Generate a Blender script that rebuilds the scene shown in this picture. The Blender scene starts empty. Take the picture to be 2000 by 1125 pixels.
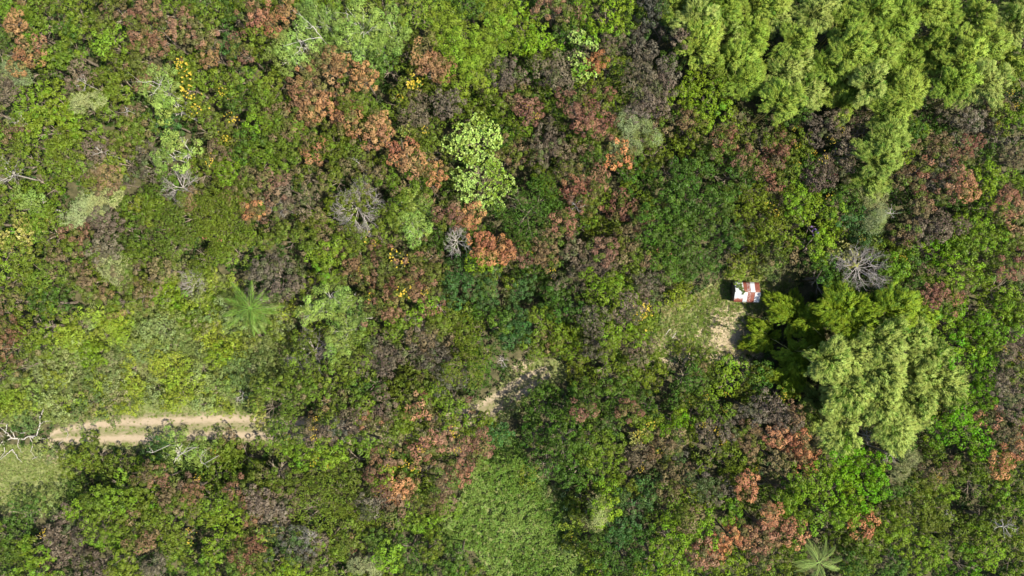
import bpy, math, random
import numpy as np
from mathutils import Vector, Matrix

random.seed(7)
rng = np.random.default_rng(7)
SC = bpy.context.scene
COL = SC.collection
PI = math.pi

# ------------------------------------------------------------------ camera
H = 80.0                       # flying height of the drone, metres
S = 17.4                       # photo pixels per metre at ground level
cam_d = bpy.data.cameras.new('camera')
cam_d.sensor_width = 36.0
cam_d.lens = 36.0 * H / (2000.0 / S)
cam_d.clip_start = 1.0
cam_d.clip_end = 2000.0
cam = bpy.data.objects.new('camera', cam_d)
cam.location = (0, 0, H)
cam.rotation_euler = (0, 0, 0)
COL.objects.link(cam)
SC.camera = cam

# ------------------------------------------------------------------ sky and sun
SUN_EL = math.radians(59)
sx, sy = 0.95, -0.26           # horizontal direction towards the sun: right and slightly below in the photo
n_ = math.hypot(sx, sy); sx /= n_; sy /= n_
world = bpy.data.worlds.new('World')
SC.world = world
world.use_nodes = True
nt = world.node_tree
bg = nt.nodes['Background']
sky = nt.nodes.new('ShaderNodeTexSky')
sky.sky_type = 'NISHITA'
sky.sun_disc = False
sky.sun_elevation = SUN_EL
sky.sun_rotation = math.atan2(sx, sy)
nt.links.new(sky.outputs[0], bg.inputs[0])
bg.inputs[1].default_value = 0.095
sun_d = bpy.data.lights.new('sun', 'SUN')
sun_d.energy = 4.2
sun_d.angle = math.radians(0.6)
sun_d.color = (1.0, 0.93, 0.76)
sun = bpy.data.objects.new('sun', sun_d)
to_sun = Vector((sx * math.cos(SUN_EL), sy * math.cos(SUN_EL), math.sin(SUN_EL)))
sun.rotation_euler = to_sun.to_track_quat('Z', 'Y').to_euler()
sun.location = (30, -30, 60)
COL.objects.link(sun)
SC.view_settings.view_transform = 'Standard'
SC.view_settings.look = 'None'
SC.view_settings.exposure = 1.58
SC.view_settings.gamma = 1.0
SC.view_settings.use_curve_mapping = False
try:
    SC.cycles.max_bounces = 6
    SC.cycles.diffuse_bounces = 3
    SC.cycles.transmission_bounces = 4
except Exception:
    pass

# ------------------------------------------------------------------ small helpers
def at(px, py, z=0.0):
    """world point that the photo shows at pixel px, py when it stands z metres up"""
    k = (H - z) / H / S
    return Vector(((px - 1000.0) * k, (562.5 - py) * k, z))

def lin(c):
    c = c / 255.0
    return c / 12.92 if c <= 0.04045 else ((c + 0.055) / 1.055) ** 2.4

ALB = 0.62
def alb(rgb, k=None):
    k = ALB if k is None else k
    r, g, b = (lin(v) for v in rgb[:3]); m = .3 * r + .55 * g + .15 * b
    f = 1.05 if g > 1.25 * r else (.95 if g > r else .86)   # leaves pass light on to each other, which deepens their colour
    return tuple((m + (v - m) * f) * k for v in (r, g, b)) + (1.0,)

def tag(o, label=None, cat=None, group=None, kind=None):
    if label: o['label'] = label
    if cat: o['category'] = cat
    if group: o['group'] = group
    if kind: o['kind'] = kind
    return o

def link(name, data, parent=None, loc=None, mat=None):
    o = bpy.data.objects.new(name, data)
    COL.objects.link(o)
    if parent is not None: o.parent = parent
    if loc is not None: o.location = loc
    if mat is not None and data is not None and not data.materials: data.materials.append(mat)
    return o

def make_mesh(name, V, F4, tint=None, smooth=False, F3=None):
    """V (n,3), F4 (m,4) quads"""
    me = bpy.data.meshes.new(name)
    V = np.asarray(V, dtype=np.float32); F4 = np.asarray(F4, dtype=np.int32)
    me.vertices.add(len(V)); me.vertices.foreach_set('co', V.ravel())
    nf = len(F4)
    me.loops.add(nf * 4); me.loops.foreach_set('vertex_index', F4.ravel())
    me.polygons.add(nf)
    me.polygons.foreach_set('loop_start', np.arange(nf, dtype=np.int32) * 4)
    me.polygons.foreach_set('loop_total', np.full(nf, 4, dtype=np.int32))
    if smooth: me.polygons.foreach_set('use_smooth', np.ones(nf, dtype=bool))
    if tint is not None:
        a = me.attributes.new('tint', 'FLOAT_VECTOR', 'FACE')
        a.data.foreach_set('vector', np.asarray(tint, dtype=np.float32).ravel())
    me.update(); me.validate()
    return me

def unit(v):
    return v / np.maximum(np.linalg.norm(v, axis=-1, keepdims=True), 1e-9)

def leaf_arrays(P, D, N, L, W, droop=0.15, fold=0.12, mid=0.5):
    """diamond leaves: base P, direction D, face normal about N"""
    D = unit(D); N = unit(N - (N * D).sum(1, keepdims=True) * D)
    Sd = np.cross(D, N)
    L = np.asarray(L).reshape(-1, 1); W = np.asarray(W).reshape(-1, 1)
    m = P + D * L * mid
    v0 = P
    v1 = m + Sd * W * 0.5 + N * W * fold
    v2 = P + D * L - N * L * droop
    v3 = m - Sd * W * 0.5 + N * W * fold
    V = np.stack([v0, v1, v2, v3], 1).reshape(-1, 3)
    F = np.arange(len(P) * 4).reshape(-1, 4)
    return V, F

def rand_dirs(n):
    v = rng.normal(size=(n, 3)); return unit(v)

def rosettes(C, A, n, L, W, spread=1.0, droop=0.2, tilt=0.35):
    """n leaves fanned out around every centre C with axis A; returns V, F, index of the centre"""
    m = len(C)
    idx = np.repeat(np.arange(m), n)
    A = unit(A)[idx]
    ref = np.where(np.abs(A[:, 2:3]) < 0.95, np.array([[0, 0, 1.0]]), np.array([[1.0, 0, 0]]))
    U = unit(np.cross(A, ref)); W_ = np.cross(A, U)
    ph = np.tile(np.arange(n) * 2.39996, m) + np.repeat(rng.uniform(0, 6.28, m), n) + rng.normal(0, 0.25, m * n)
    el = np.tile(np.sqrt((np.arange(n) + 0.5) / n), m) * 1.45 * spread + rng.normal(0, 0.12, m * n)
    D = A * np.cos(el)[:, None] + (U * np.cos(ph)[:, None] + W_ * np.sin(ph)[:, None]) * np.sin(el)[:, None]
    N = A + rand_dirs(m * n) * tilt
    Ls = L * rng.uniform(0.7, 1.25, m * n); Ws = W * rng.uniform(0.75, 1.25, m * n)
    P = C[idx] + D * (L * 0.12)
    V, F = leaf_arrays(P, D, N, Ls, Ws, droop)
    return V, F, idx

def tints(C, idx, scale=0.9):
    r1 = rng.uniform(0, 1, len(C))
    k = rng.normal(size=(3, 3)) * scale
    ph = rng.uniform(0, 6.28, 3)
    f = np.sin(C @ (k * 1.9) + ph).sum(1) / 6.0 + 0.45 + rng.normal(0, 0.15, len(C))
    return np.stack([r1[idx], np.clip(f, 0, 1)[idx], rng.uniform(0, 1, len(idx))], 1)

class Tubes:
    def __init__(self): self.V, self.F, self.n = [], [], 0
    def tube(self, pts, radii, sides=5):
        pts = np.asarray(pts, float); k = len(pts)
        T = np.gradient(pts, axis=0); T = unit(T)
        ref = np.array([0.31, 0.17, 0.93]); ref = ref if abs(T[0] @ ref) < 0.9 else np.array([1.0, 0, 0])
        U = unit(np.cross(T, ref)); W = np.cross(T, U)
        a = np.arange(sides) * 2 * PI / sides
        ring = (U[:, None, :] * np.cos(a)[None, :, None] + W[:, None, :] * np.sin(a)[None, :, None]) * np.asarray(radii, float)[:, None, None] + pts[:, None, :]
        self.V.append(ring.reshape(-1, 3))
        i = np.arange(k - 1)[:, None] * sides; j = np.arange(sides)[None, :]; j2 = (j + 1) % sides
        q = np.stack([i + j, i + j2, i + sides + j2, i + sides + j], -1).reshape(-1, 4) + self.n
        self.F.append(q); self.n += k * sides
    def mesh(self, name, smooth=True):
        V = np.concatenate(self.V); F = np.concatenate(self.F)
        return make_mesh(name, V, F, smooth=smooth)

# ------------------------------------------------------------------ materials
def new_mat(name):
    m = bpy.data.materials.new(name); m.use_nodes = True
    return m, m.node_tree.nodes, m.node_tree.links, m.node_tree.nodes['Principled BSDF'], m.node_tree.nodes['Material Output']

def leaf_material(name, transl=0.22, rough=0.55, spec=0.2, lo=0.62, hi=1.3, sat=0.15):
    m, N, L, P, out = new_mat(name)
    oi = N.new('ShaderNodeObjectInfo')
    acc = N.new('ShaderNodeAttribute'); acc.attribute_type = 'OBJECT'; acc.attribute_name = 'accent'
    shr = N.new('ShaderNodeAttribute'); shr.attribute_type = 'OBJECT'; shr.attribute_name = 'accent_share'
    tn = N.new('ShaderNodeAttribute'); tn.attribute_name = 'tint'
    sep = N.new('ShaderNodeSeparateXYZ'); L.new(tn.outputs['Vector'], sep.inputs[0])
    # patchy second colour
    add = N.new('ShaderNodeMath'); add.operation = 'MULTIPLY_ADD'
    L.new(oi.outputs['Random'], add.inputs[0]); add.inputs[1].default_value = 0.12; L.new(sep.outputs[1], add.inputs[2])
    sub = N.new('ShaderNodeMath'); sub.operation = 'SUBTRACT'
    L.new(shr.outputs['Fac'], sub.inputs[0]); L.new(add.outputs[0], sub.inputs[1])
    mr = N.new('ShaderNodeMapRange'); mr.inputs[1].default_value = -0.06; mr.inputs[2].default_value = 0.06
    L.new(sub.outputs[0], mr.inputs[0])
    mix = N.new('ShaderNodeMixRGB'); L.new(mr.outputs[0], mix.inputs[0])
    L.new(oi.outputs['Color'], mix.inputs[1]); L.new(acc.outputs['Color'], mix.inputs[2])
    # leaf to leaf and shoot to shoot variation
    w = N.new('ShaderNodeMath'); w.operation = 'MULTIPLY_ADD'
    L.new(sep.outputs[0], w.inputs[0]); w.inputs[1].default_value = 0.7
    w2 = N.new('ShaderNodeMath'); w2.operation = 'MULTIPLY'; L.new(sep.outputs[2], w2.inputs[0]); w2.inputs[1].default_value = 0.3
    L.new(w2.outputs[0], w.inputs[2])
    val = N.new('ShaderNodeMapRange'); L.new(w.outputs[0], val.inputs[0]); val.inputs[3].default_value = lo; val.inputs[4].default_value = hi
    hue = N.new('ShaderNodeMapRange'); L.new(sep.outputs[0], hue.inputs[0]); hue.inputs[3].default_value = 0.485; hue.inputs[4].default_value = 0.512
    hsv = N.new('ShaderNodeHueSaturation'); L.new(mix.outputs[0], hsv.inputs['Color'])
    L.new(val.outputs[0], hsv.inputs['Value']); L.new(hue.outputs[0], hsv.inputs['Hue'])
    L.new(hsv.outputs[0], P.inputs['Base Color'])
    P.inputs['Roughness'].default_value = rough
    P.inputs['Specular IOR Level'].default_value = spec
    tr = N.new('ShaderNodeBsdfTranslucent'); L.new(hsv.outputs[0], tr.inputs[0])
    ms = N.new('ShaderNodeMixShader'); ms.inputs[0].default_value = transl
    L.new(P.outputs[0], ms.inputs[1]); L.new(tr.outputs[0], ms.inputs[2])
    L.new(ms.outputs[0], out.inputs[0])
    return m

M_LEAF = leaf_material('leaves')
M_SOFT = leaf_material('fine_leaves', transl=0.35, lo=0.7, hi=1.2)
M_PALE = leaf_material('pale_leaves', transl=0.25, rough=0.42, lo=0.6, hi=1.3)

def bark_material(name, c1, c2, scale=6.0):
    m, N, L, P, out = new_mat(name)
    tc = N.new('ShaderNodeTexCoord'); nz = N.new('ShaderNodeTexNoise'); nz.inputs['Scale'].default_value = scale; nz.inputs['Detail'].default_value = 5
    L.new(tc.outputs['Object'], nz.inputs['Vector'])
    cr = N.new('ShaderNodeValToRGB'); cr.color_ramp.elements[0].color = c1; cr.color_ramp.elements[1].color = c2
    cr.color_ramp.elements[0].position = 0.35; cr.color_ramp.elements[1].position = 0.65
    L.new(nz.outputs['Fac'], cr.inputs[0]); L.new(cr.outputs[0], P.inputs['Base Color'])
    bp = N.new('ShaderNodeBump'); bp.inputs['Strength'].default_value = 0.4; L.new(nz.outputs['Fac'], bp.inputs['Height']); L.new(bp.outputs[0], P.inputs['Normal'])
    P.inputs['Roughness'].default_value = 0.9; P.inputs['Specular IOR Level'].default_value = 0.15
    return m

M_BARK = bark_material('brown_bark', (0.10, 0.08, 0.06, 1), (0.22, 0.18, 0.14, 1))
M_PALEBARK = bark_material('pale_bark', (0.30, 0.28, 0.24, 1), (0.50, 0.47, 0.42, 1))
M_DEAD = bark_material('grey_dead_wood', (0.17, 0.15, 0.14, 1), (0.34, 0.31, 0.285, 1))
M_BLEACH = bark_material('bleached_wood', (0.21, 0.19, 0.17, 1), (0.37, 0.345, 0.31, 1))
M_CULM = bark_material('bamboo_culm', (0.22, 0.22, 0.06, 1), (0.36, 0.32, 0.12, 1))

def petal_material(name, c):
    m, N, L, P, out = new_mat(name)
    tn = N.new('ShaderNodeAttribute'); tn.attribute_name = 'tint'
    sep = N.new('ShaderNodeSeparateXYZ'); L.new(tn.outputs['Vector'], sep.inputs[0])
    val = N.new('ShaderNodeMapRange'); L.new(sep.outputs[2], val.inputs[0]); val.inputs[3].default_value = 0.6; val.inputs[4].default_value = 1.2
    hsv = N.new('ShaderNodeHueSaturation'); hsv.inputs['Color'].default_value = c; L.new(val.outputs[0], hsv.inputs['Value'])
    L.new(hsv.outputs[0], P.inputs['Base Color']); P.inputs['Roughness'].default_value = 0.6
    return m
M_YELLOW = petal_material('yellow_petals', (0.40, 0.29, 0.02, 1))
M_PINK = petal_material('pink_leaves', (0.36, 0.12, 0.09, 1))
M_PURPLE = petal_material('purple_petals', (0.22, 0.13, 0.36, 1))

# ------------------------------------------------------------------ where things are in the photo (pixels of the 2000 x 1125 picture)
def poly_mask(poly, X, Y):
    inside = np.zeros(X.shape, bool)
    n = len(poly); j = n - 1
    for i in range(n):
        xi, yi = poly[i]; xj, yj = poly[j]
        c = ((yi > Y) != (yj > Y)) & (X < (xj - xi) * (Y - yi) / (yj - yi + 1e-9) + xi)
        inside ^= c; j = i
    return inside

CLEARING = [(1262,706),(1285,640),(1292,600),(1330,580),(1385,560),(1425,530),(1470,505),(1520,512),(1560,540),(1530,575),(1500,600),(1475,625),(1450,650),(1480,690),(1420,695),(1370,690),(1330,690),(1300,700)]
RUTS = [(940,815),(965,765),(1000,722),(1060,700),(1120,712),(1145,735),(1080,745),(1040,770),(1000,812),(960,830)]
TRACK = [(110,838),(200,822),(300,812),(400,808),(488,806),(498,835),(485,868),(400,872),(300,876),(200,874),(130,872)]
VERGE = [(150,822),(260,800),(320,785),(420,795),(490,800),(490,830),(150,850)]
LEFT_MEADOW = [(-60,872),(60,868),(140,880),(150,930),(120,985),(60,1005),(-60,1000)]
MEADOW = [(985,835),(1010,850),(1030,900),(1062,945),(1115,965),(1125,1000),(1120,1060),(1155,1110),(1165,1190),(930,1190),(955,1120),(930,1075),(850,1050),(895,985),(915,930),(935,890),(955,850)]
SCRUB = [(85,640),(200,600),(300,575),(330,520),(410,520),(470,560),(560,590),(575,650),(580,740),(560,770),(500,800),(420,800),(320,785),(240,805),(130,825),(30,830),(-60,830),(-60,770),(20,740),(60,700)]
OPEN = [CLEARING, RUTS, TRACK, VERGE, LEFT_MEADOW, MEADOW]

# codes: look of the leaves
LOOK = {  # colour, accent colour, accent share, words
 'g': ((102,122,36), (118,134,44), .12, 'olive-green leafy tree'),
 'd': ((74,104,34), (96,118,36), .12, 'deep green leafy tree'),
 'D': ((68,100,48), (94,122,58), .14, 'bluish dark green leafy tree'),
 'b': ((118,148,40), (100,132,36), .2, 'yellow-green leafy tree'),
 'v': ((100,144,26), (126,156,36), .15, 'vivid green leafy tree'),
 'r': ((144,100,74), (98,110,46), .36, 'russet-red leafy tree'),
 'o': ((196,132,80), (120,114,50), .26, 'orange leafy tree'),
 'q': ((172,122,88), (112,112,52), .36, 'salmon-pink leafy tree'),
 'w': ((130,108,70), (98,116,40), .48, 'brown-tinged leafy tree'),
 'm': ((116,103,82), (92,100,56), .18, 'mauve-brown leafy tree'),
 'n': ((92,88,74), (72,94,46), .45, 'dusky purple-green leafy tree'),
 'l': ((158,186,98), (126,158,70), .3, 'pale feathery light green tree'),
 'h': ((144,170,62), (124,152,50), .3, 'feathery yellow-green tree'),
 'k': ((170,182,118), (140,158,88), .3, 'fluffy grey-green tree'),
 'p': ((172,192,102), (130,160,62), .42, 'pale creamy-green large-leafed tree'),
 'y': ((152,154,74), (118,136,54), .3, 'yellowish-green tree'),
 's': ((158,174,102), (136,152,76), .35, 'pale olive shrub'),
 'e': ((126,146,82), (150,154,100), .35, 'dull green shrub'),
 't': ((160,180,72), (136,156,52), .3, 'yellow-green shrub'),
}
TREES = """
r 230 28 38|r 275 52 42|r 322 72 42|q 365 52 30|q 398 82 32|r 276 112 30|r 281 146 24|o 418 108 22|r 292 18 26|o 34 46 24|o 55 112 26|o 62 82 20|b 62 68 30|g 102 44 46|g 146 28 38|b 18 32 32
d 152 62 30|g 200 58 32|b 216 82 36|g 142 102 38|b 92 108 30|k 25 142 30|d 8 98 24|g 236 122 42|g 190 172 42|g 242 166 38|m 166 156 24|b 60 202 48|b 112 206 42|b 90 252 46|b 134 238 30
m 30 170 24|m 4 176 22|l 310 172 44|l 332 206 28|D 330 238 24|g 356 132 30|g 368 168 32|g 388 216 24|D 450 96 22|g 424 46 38|d 452 28 26|r 472 98 24|r 492 18 22|k 166 202 30|g 210 216 38
w 252 228 22|w 240 262 36|w 286 256 26|w 256 288 30|w 402 250 30|w 414 296 26|g 442 182 38|g 482 160 34|d 470 204 26|l 350 292 36|l 318 300 24|w 8 242 28|w 28 272 24|g 110 302 42|g 58 312 38
g 140 334 36|m 180 302 28|m 286 326 36|g 240 318 34|o 222 354 18|w 190 350 24|b 446 336 40|w 490 360 22|d 482 282 28
q 516 30 26|o 552 14 22|o 540 52 16|g 506 62 26|l 622 30 54|l 588 76 46|l 700 40 52|l 560 102 36|l 690 82 46|l 762 60 42|l 742 96 36|h 830 30 46|h 882 56 50|h 902 92 46|h 962 100 46|h 940 132 36
h 972 20 42|h 988 60 36|d 920 8 20|o 590 140 32|o 640 130 32|o 668 128 24|o 710 154 28|o 642 172 36|r 592 172 36|r 580 198 28|o 626 202 26|r 662 222 22|o 606 222 20|d 760 132 36|g 690 192 42
g 732 212 36|g 806 160 36|g 780 196 32|o 842 130 24|o 862 136 18|o 826 100 14|b 872 110 36|h 902 160 32|h 932 156 32|m 820 214 36|m 870 206 28|m 990 150 26|o 734 246 30|o 746 268 26|o 690 240 20
o 780 286 26|y 800 250 22|g 832 256 26|g 520 202 32|b 514 240 32|w 540 234 24|w 562 242 28|g 592 290 46|g 642 270 40|g 550 280 40|g 662 302 36|o 612 296 14|w 592 340 30|r 550 364 26|w 700 312 26
w 726 330 26|w 760 350 26|w 652 350 30|o 810 324 20|o 850 340 26|w 840 366 24|g 970 192 36|w 990 300 26
r 1080 14 36|w 1112 28 20|b 1030 70 42|b 1010 30 32|b 1060 92 36|d 1100 62 36|b 1190 30 40|b 1168 62 32|g 1222 26 26|n 1276 14 20|n 1250 50 40|n 1300 60 36|m 1340 70 26|m 1206 86 32
n 1250 86 36|d 1320 102 26|m 1080 130 28|g 1056 124 30|m 1092 158 20|m 1000 152 20|o 1166 130 15|g 1192 126 32|g 1150 166 36|g 1070 192 36|m 1260 132 32|m 1300 132 28|m 1246 172 40|m 1286 182 42
m 1260 212 28|r 1130 204 36|r 1166 214 42|r 1150 250 32|r 1182 246 22|w 1156 278 26|k 1236 266 46|o 1206 300 20|w 1010 196 24|r 1036 220 28|g 1010 240 26|m 1076 270 26|m 1060 296 32|w 1020 300 30
m 1102 310 26|g 1086 226 32|g 1120 280 26|g 1380 120 42|b 1350 172 40|b 1382 202 44|g 1350 226 32|g 1412 160 36|g 1432 244 36|w 1290 250 30|w 1346 246 24|d 1150 320 40|r 1126 352 28|r 1166 356 20
d 1230 330 42|g 1280 300 40|d 1310 332 42|d 1390 330 46|d 1432 342 42|d 1350 352 42|w 1400 280 30|r 1440 300 28|r 1462 322 24|r 1420 262 18
d 1574 226 30|m 1590 256 24|m 1630 242 22|m 1692 250 20|m 1642 300 34|m 1620 338 28|m 1600 358 28|r 1530 292 26|w 1520 330 28|g 1560 290 26|r 1506 346 22|g 1780 242 30|d 1768 262 24|m 1870 240 30
m 1906 246 32|r 1880 286 30|m 1950 270 32|w 1790 276 24|w 1830 284 24|w 1950 202 30|g 1976 172 30|b 1992 232 30|g 1962 240 28|r 1812 330 34|w 1770 340 26|m 1832 346 26|q 1868 340 26|o 1880 370 16
d 1918 314 36|b 1962 342 30|b 1930 362 28|w 1990 310 24|w 1986 370 24|b 1750 300 20
y 44 456 42|l 60 402 28|k 158 416 44|k 200 400 34|g 96 420 32|g 10 402 32|m 216 440 28|m 214 482 28|r 150 470 30|w 182 490 26|w 120 490 30|w 150 526 26|w 176 572 30|w 110 512 22
k 225 525 20|d 262 462 40|g 270 500 26|g 300 402 32|g 382 420 60|g 434 400 42|g 340 442 46|g 440 452 46|g 470 422 36|g 400 500 38|g 330 482 38|w 470 390 28|o 492 420 16|w 366 392 14|t 70 565 20
g 20 540 36|g 40 502 34|w 24 590 20|r 8 620 24|r 30 642 26|r 14 680 30|w 50 680 26|w 40 716 24|w 246 546 30|w 266 580 30|w 290 550 26|w 220 590 24|w 315 530 24
r 510 394 36|m 550 384 28|m 590 400 36|w 602 430 26|w 530 450 32|w 560 470 30|w 640 470 24|w 600 492 30|b 636 534 32|b 656 480 28|g 684 470 22|b 624 502 24|m 540 540 46|m 510 522 30|m 560 572 30
m 520 572 28|l 800 414 46|g 770 408 36|l 832 410 28|l 810 450 30|r 700 502 32|r 690 536 26|r 742 530 46|r 782 510 36|r 790 560 42|r 742 572 36|r 830 582 28|r 820 530 32|w 842 500 36|w 852 540 26
r 730 602 28|r 770 602 26|l 640 590 46|l 602 612 30|l 680 590 26|l 670 650 40|l 702 626 24|l 652 682 26|w 870 430 20|o 918 430 18|r 876 420 12|o 940 470 22|o 966 476 30|o 988 490 18|b 940 505 18
d 1030 412 76|D 910 540 44|D 950 570 40|D 880 560 28|d 930 602 36|g 870 620 40|b 836 620 28|b 792 626 28|g 770 642 38|w 840 660 34|m 800 690 40|m 760 690 36|m 730 702 28|m 820 640 26|n 860 700 34
g 920 660 44|g 900 720 40|d 950 700 40|d 980 640 34|g 720 660 32|g 690 720 36|g 650 738 36|g 590 742 34
r 1126 390 24|r 1146 412 22|r 1096 436 13|r 1216 404 20|r 1246 420 22|w 1236 460 30|w 1220 482 26|w 1250 500 22|r 1010 490 20|w 1066 480 26|w 1060 510 22|m 1120 500 36|m 1160 520 40|m 1110 546 30
m 1182 510 28|r 1178 487 12|d 1300 420 50|d 1350 402 50|d 1390 432 46|d 1290 480 46|d 1340 480 50|d 1300 530 40|d 1370 502 42|d 1404 400 40|d 1424 480 30|d 1268 440 28|b 1170 560 36|g 1200 590 40
g 1160 602 36|b 1212 640 38|g 1190 664 32|m 1164 626 20|m 1166 670 22|m 1256 550 24|m 1262 576 24|m 1230 602 20|m 1240 672 26|D 1010 560 30|d 1080 580 40|D 1020 622 32|g 1060 640 42|d 1100 602 36
g 1110 670 42|g 1040 682 36|w 1085 662 16|g 1130 682 26|D 1004 662 28|g 1256 612 20|t 1320 583 13|g 1262 724 38|g 1230 722 32|d 1340 742 36|w 1384 736 22|b 1422 744 38|d 1468 730 28
b 1580 430 50|b 1620 412 32|b 1560 392 36|b 1590 482 34|g 1520 402 28|g 1522 450 28|w 1526 490 28|k 1702 402 40|k 1722 432 24|D 1670 432 38|d 1650 392 28|D 1690 470 26|r 1822 386 30|w 1800 402 22
m 1812 440 36|m 1850 430 26|w 1760 466 24|m 1790 460 22|q 1958 390 26|q 1986 416 26|y 1640 500 28|b 1742 530 20|g 1760 500 28|d 1790 520 36|d 1770 552 42|b 1900 450 40|b 1920 482 36|b 1880 502 36
g 1950 500 34|g 1860 480 28|q 1992 502 22|r 1972 530 24|w 1982 470 24|w 1800 540 18|r 1816 576 22|r 1850 582 24|b 1840 540 24|w 1880 560 22|b 1902 550 30|b 1850 622 46|v 1900 622 44|v 1870 682 40
v 1902 722 44|b 1950 602 36|b 1990 590 28|b 1950 642 34|m 1972 690 30|m 1992 660 24|m 1962 732 28|g 1990 620 26
w 440 866 22|g 452 884 26|D 310 866 24|l 342 884 44|l 402 884 30|g 190 892 38|g 230 902 34|g 150 904 26|e 130 960 24|w 270 930 22|w 302 930 22|r 314 940 24|r 352 960 28|r 380 956 22|w 336 976 26
b 230 962 40|g 190 972 32|g 202 1002 42|g 260 1002 38|d 250 972 26|w 276 1022 28|r 285 1056 14|b 400 982 42|g 440 970 36|b 462 1002 36|g 340 1062 42|b 432 1062 46|r 470 960 24|w 482 1002 34
r 492 1030 22|r 470 1090 20|r 482 1074 18|d 44 1012 42|d 20 1052 42|d 40 1102 42|m 130 1016 26|m 110 1052 32|m 142 1082 40|m 170 1050 24|m 100 1102 28|m 182 1110 28|m 300 1102 30|b 182 1022 34|b 152 1000 24
g 240 1102 38|b 390 1104 36|g 530 770 38|y 520 802 28|g 562 782 32|w 600 762 24|w 600 836 26|m 626 846 22|w 640 790 36|w 690 780 28|m 702 802 34|n 670 842 36|q 720 830 22|m 740 790 26|w 762 820 26
b 715 797 12|q 815 790 20|w 830 770 22|b 842 762 22|b 880 782 32|w 862 820 28|q 920 785 11|n 880 750 34|b 780 826 30|g 900 832 32|g 936 822 26|g 540 862 32|b 600 882 40|b 642 872 40|g 560 832 34
g 690 902 40|b 720 880 34|b 740 932 34|r 762 880 30|r 744 900 24|q 832 868 24|r 820 892 30|q 862 860 22|r 930 862 30|r 916 892 30|r 900 922 24|o 780 952 28|o 802 950 22|r 740 940 14|r 770 985 14
m 730 986 20|r 856 960 28|r 872 940 20|r 840 985 11|b 800 992 36|d 790 930 28|g 650 972 58|g 620 1002 48|g 702 1002 40|g 680 1042 38|w 510 940 24|m 506 970 28|m 550 982 40|m 530 1002 38|n 560 1062 44
m 612 1072 28|r 505 1070 18|b 540 1112 40|b 580 1112 34|r 687 1067 12|y 520 1042 14|g 640 1062 36|g 640 1102 36|k 720 1102 30|b 756 1080 20|d 740 1056 22|d 800 1082 42|g 850 1072 30|d 900 1092 30|d 872 1106 28
D 968 846 26
d 1100 800 46|d 1060 792 40|d 1150 792 42|d 1042 852 40|d 1100 862 52|g 1160 862 46|d 1072 912 40|d 1132 922 46|g 1182 912 42|d 1200 832 32|d 1200 782 42|r 1140 802 11|r 1225 805 12|y 1240 850 22|g 1270 832 30
v 1322 832 30|m 1236 890 34|w 1282 890 28|n 1330 882 32|w 1310 868 18|g 1390 790 36|m 1380 852 26|m 1420 830 30|m 1470 802 30|m 1492 800 20|w 1482 870 34|w 1458 850 22|n 1370 930 40|w 1320 932 30
m 1400 962 24|o 1450 942 18|w 1310 962 20|g 1230 940 30|b 1190 962 18|b 1180 990 20|k 1160 1002 26|D 1204 968 18|d 1170 1032 28|D 1212 1036 28|D 1240 992 34|D 1262 960 34|d 1250 1050 34|d 1190 1082 36
d 1222 1102 36|g 1300 1002 36|w 1340 1010 20|b 1310 1062 46|b 1280 1102 40|b 1340 1102 40|b 1380 1032 36|b 1430 992 36|o 1390 1068 28|q 1374 1082 20|o 1430 1052 30|o 1460 1042 24|q 1490 1032 30
q 1480 1082 24|b 1430 1110 28|g 1480 1112 28
g 1520 782 30|m 1530 812 34|w 1560 816 26|o 1550 862 26|o 1575 872 20|o 1510 852 16|w 1520 902 24|o 1570 902 12|v 1630 892 50|v 1690 912 42|v 1652 962 50|b 1602 932 46|v 1702 970 36|b 1560 952 40
b 1530 962 32|b 1540 1002 40|b 1602 1002 40|b 1650 1012 36|g 1690 1022 26|o 1690 1024 14|o 1502 1002 16|q 1506 1042 20|o 1550 1042 18|b 1540 1062 22|k 1770 902 30|d 1758 870 26|d 1742 962 34
v 1900 772 42|v 1872 822 36|v 1850 842 26|v 1892 852 28|q 1930 812 18|m 1962 762 34|m 1982 792 26|w 1970 850 30|o 1960 902 26|o 1992 872 20|g 1842 900 26|w 1852 920 22|g 1810 872 26|b 1840 952 30
w 1820 930 18|g 1790 952 42|g 1780 1002 46|g 1830 1002 40|b 1762 1042 40|g 1820 1052 40|b 1802 1092 40|g 1690 1082 40|d 1660 1092 28|d 1742 1104 30
"""
SHRUBS = """
t 150 640 34|t 130 664 24|t 210 622 30|t 200 652 26|t 242 612 22|s 310 642 34|s 280 622 28|e 340 672 34|e 370 662 30|t 420 660 34|t 450 682 28|t 330 722 38|t 362 742 38|t 252 742 24|e 215 710 38
e 182 722 28|e 100 682 30|s 90 722 30|s 62 745 28|s 142 712 28|s 282 692 28|e 472 722 36|s 430 742 32|e 500 702 34|s 350 522 30|s 395 560 26|e 545 702 46|e 522 742 32|s 506 660 26
t 50 772 44|e 60 815 24|t 18 792 24|s 110 792 32|e 172 792 34|e 220 782 28|t 262 762 26|s 302 762 28|t 350 776 34|s 420 762 28|e 462 772 26|e 488 792 22|s 545 622 30|t 620 656 24|t 1120 1022 22|t 1124 1050 18
e 1520 530 20|e 1500 520 16|t 1438 540 10|e 1428 640 14|e 1180 700 18|t 1120 722 16|s 320 612 22|s 460 620 18|e 255 690 24|s 400 700 26|t 300 700 24|s 170 680 24|e 400 620 20|s 440 600 18
"""
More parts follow.
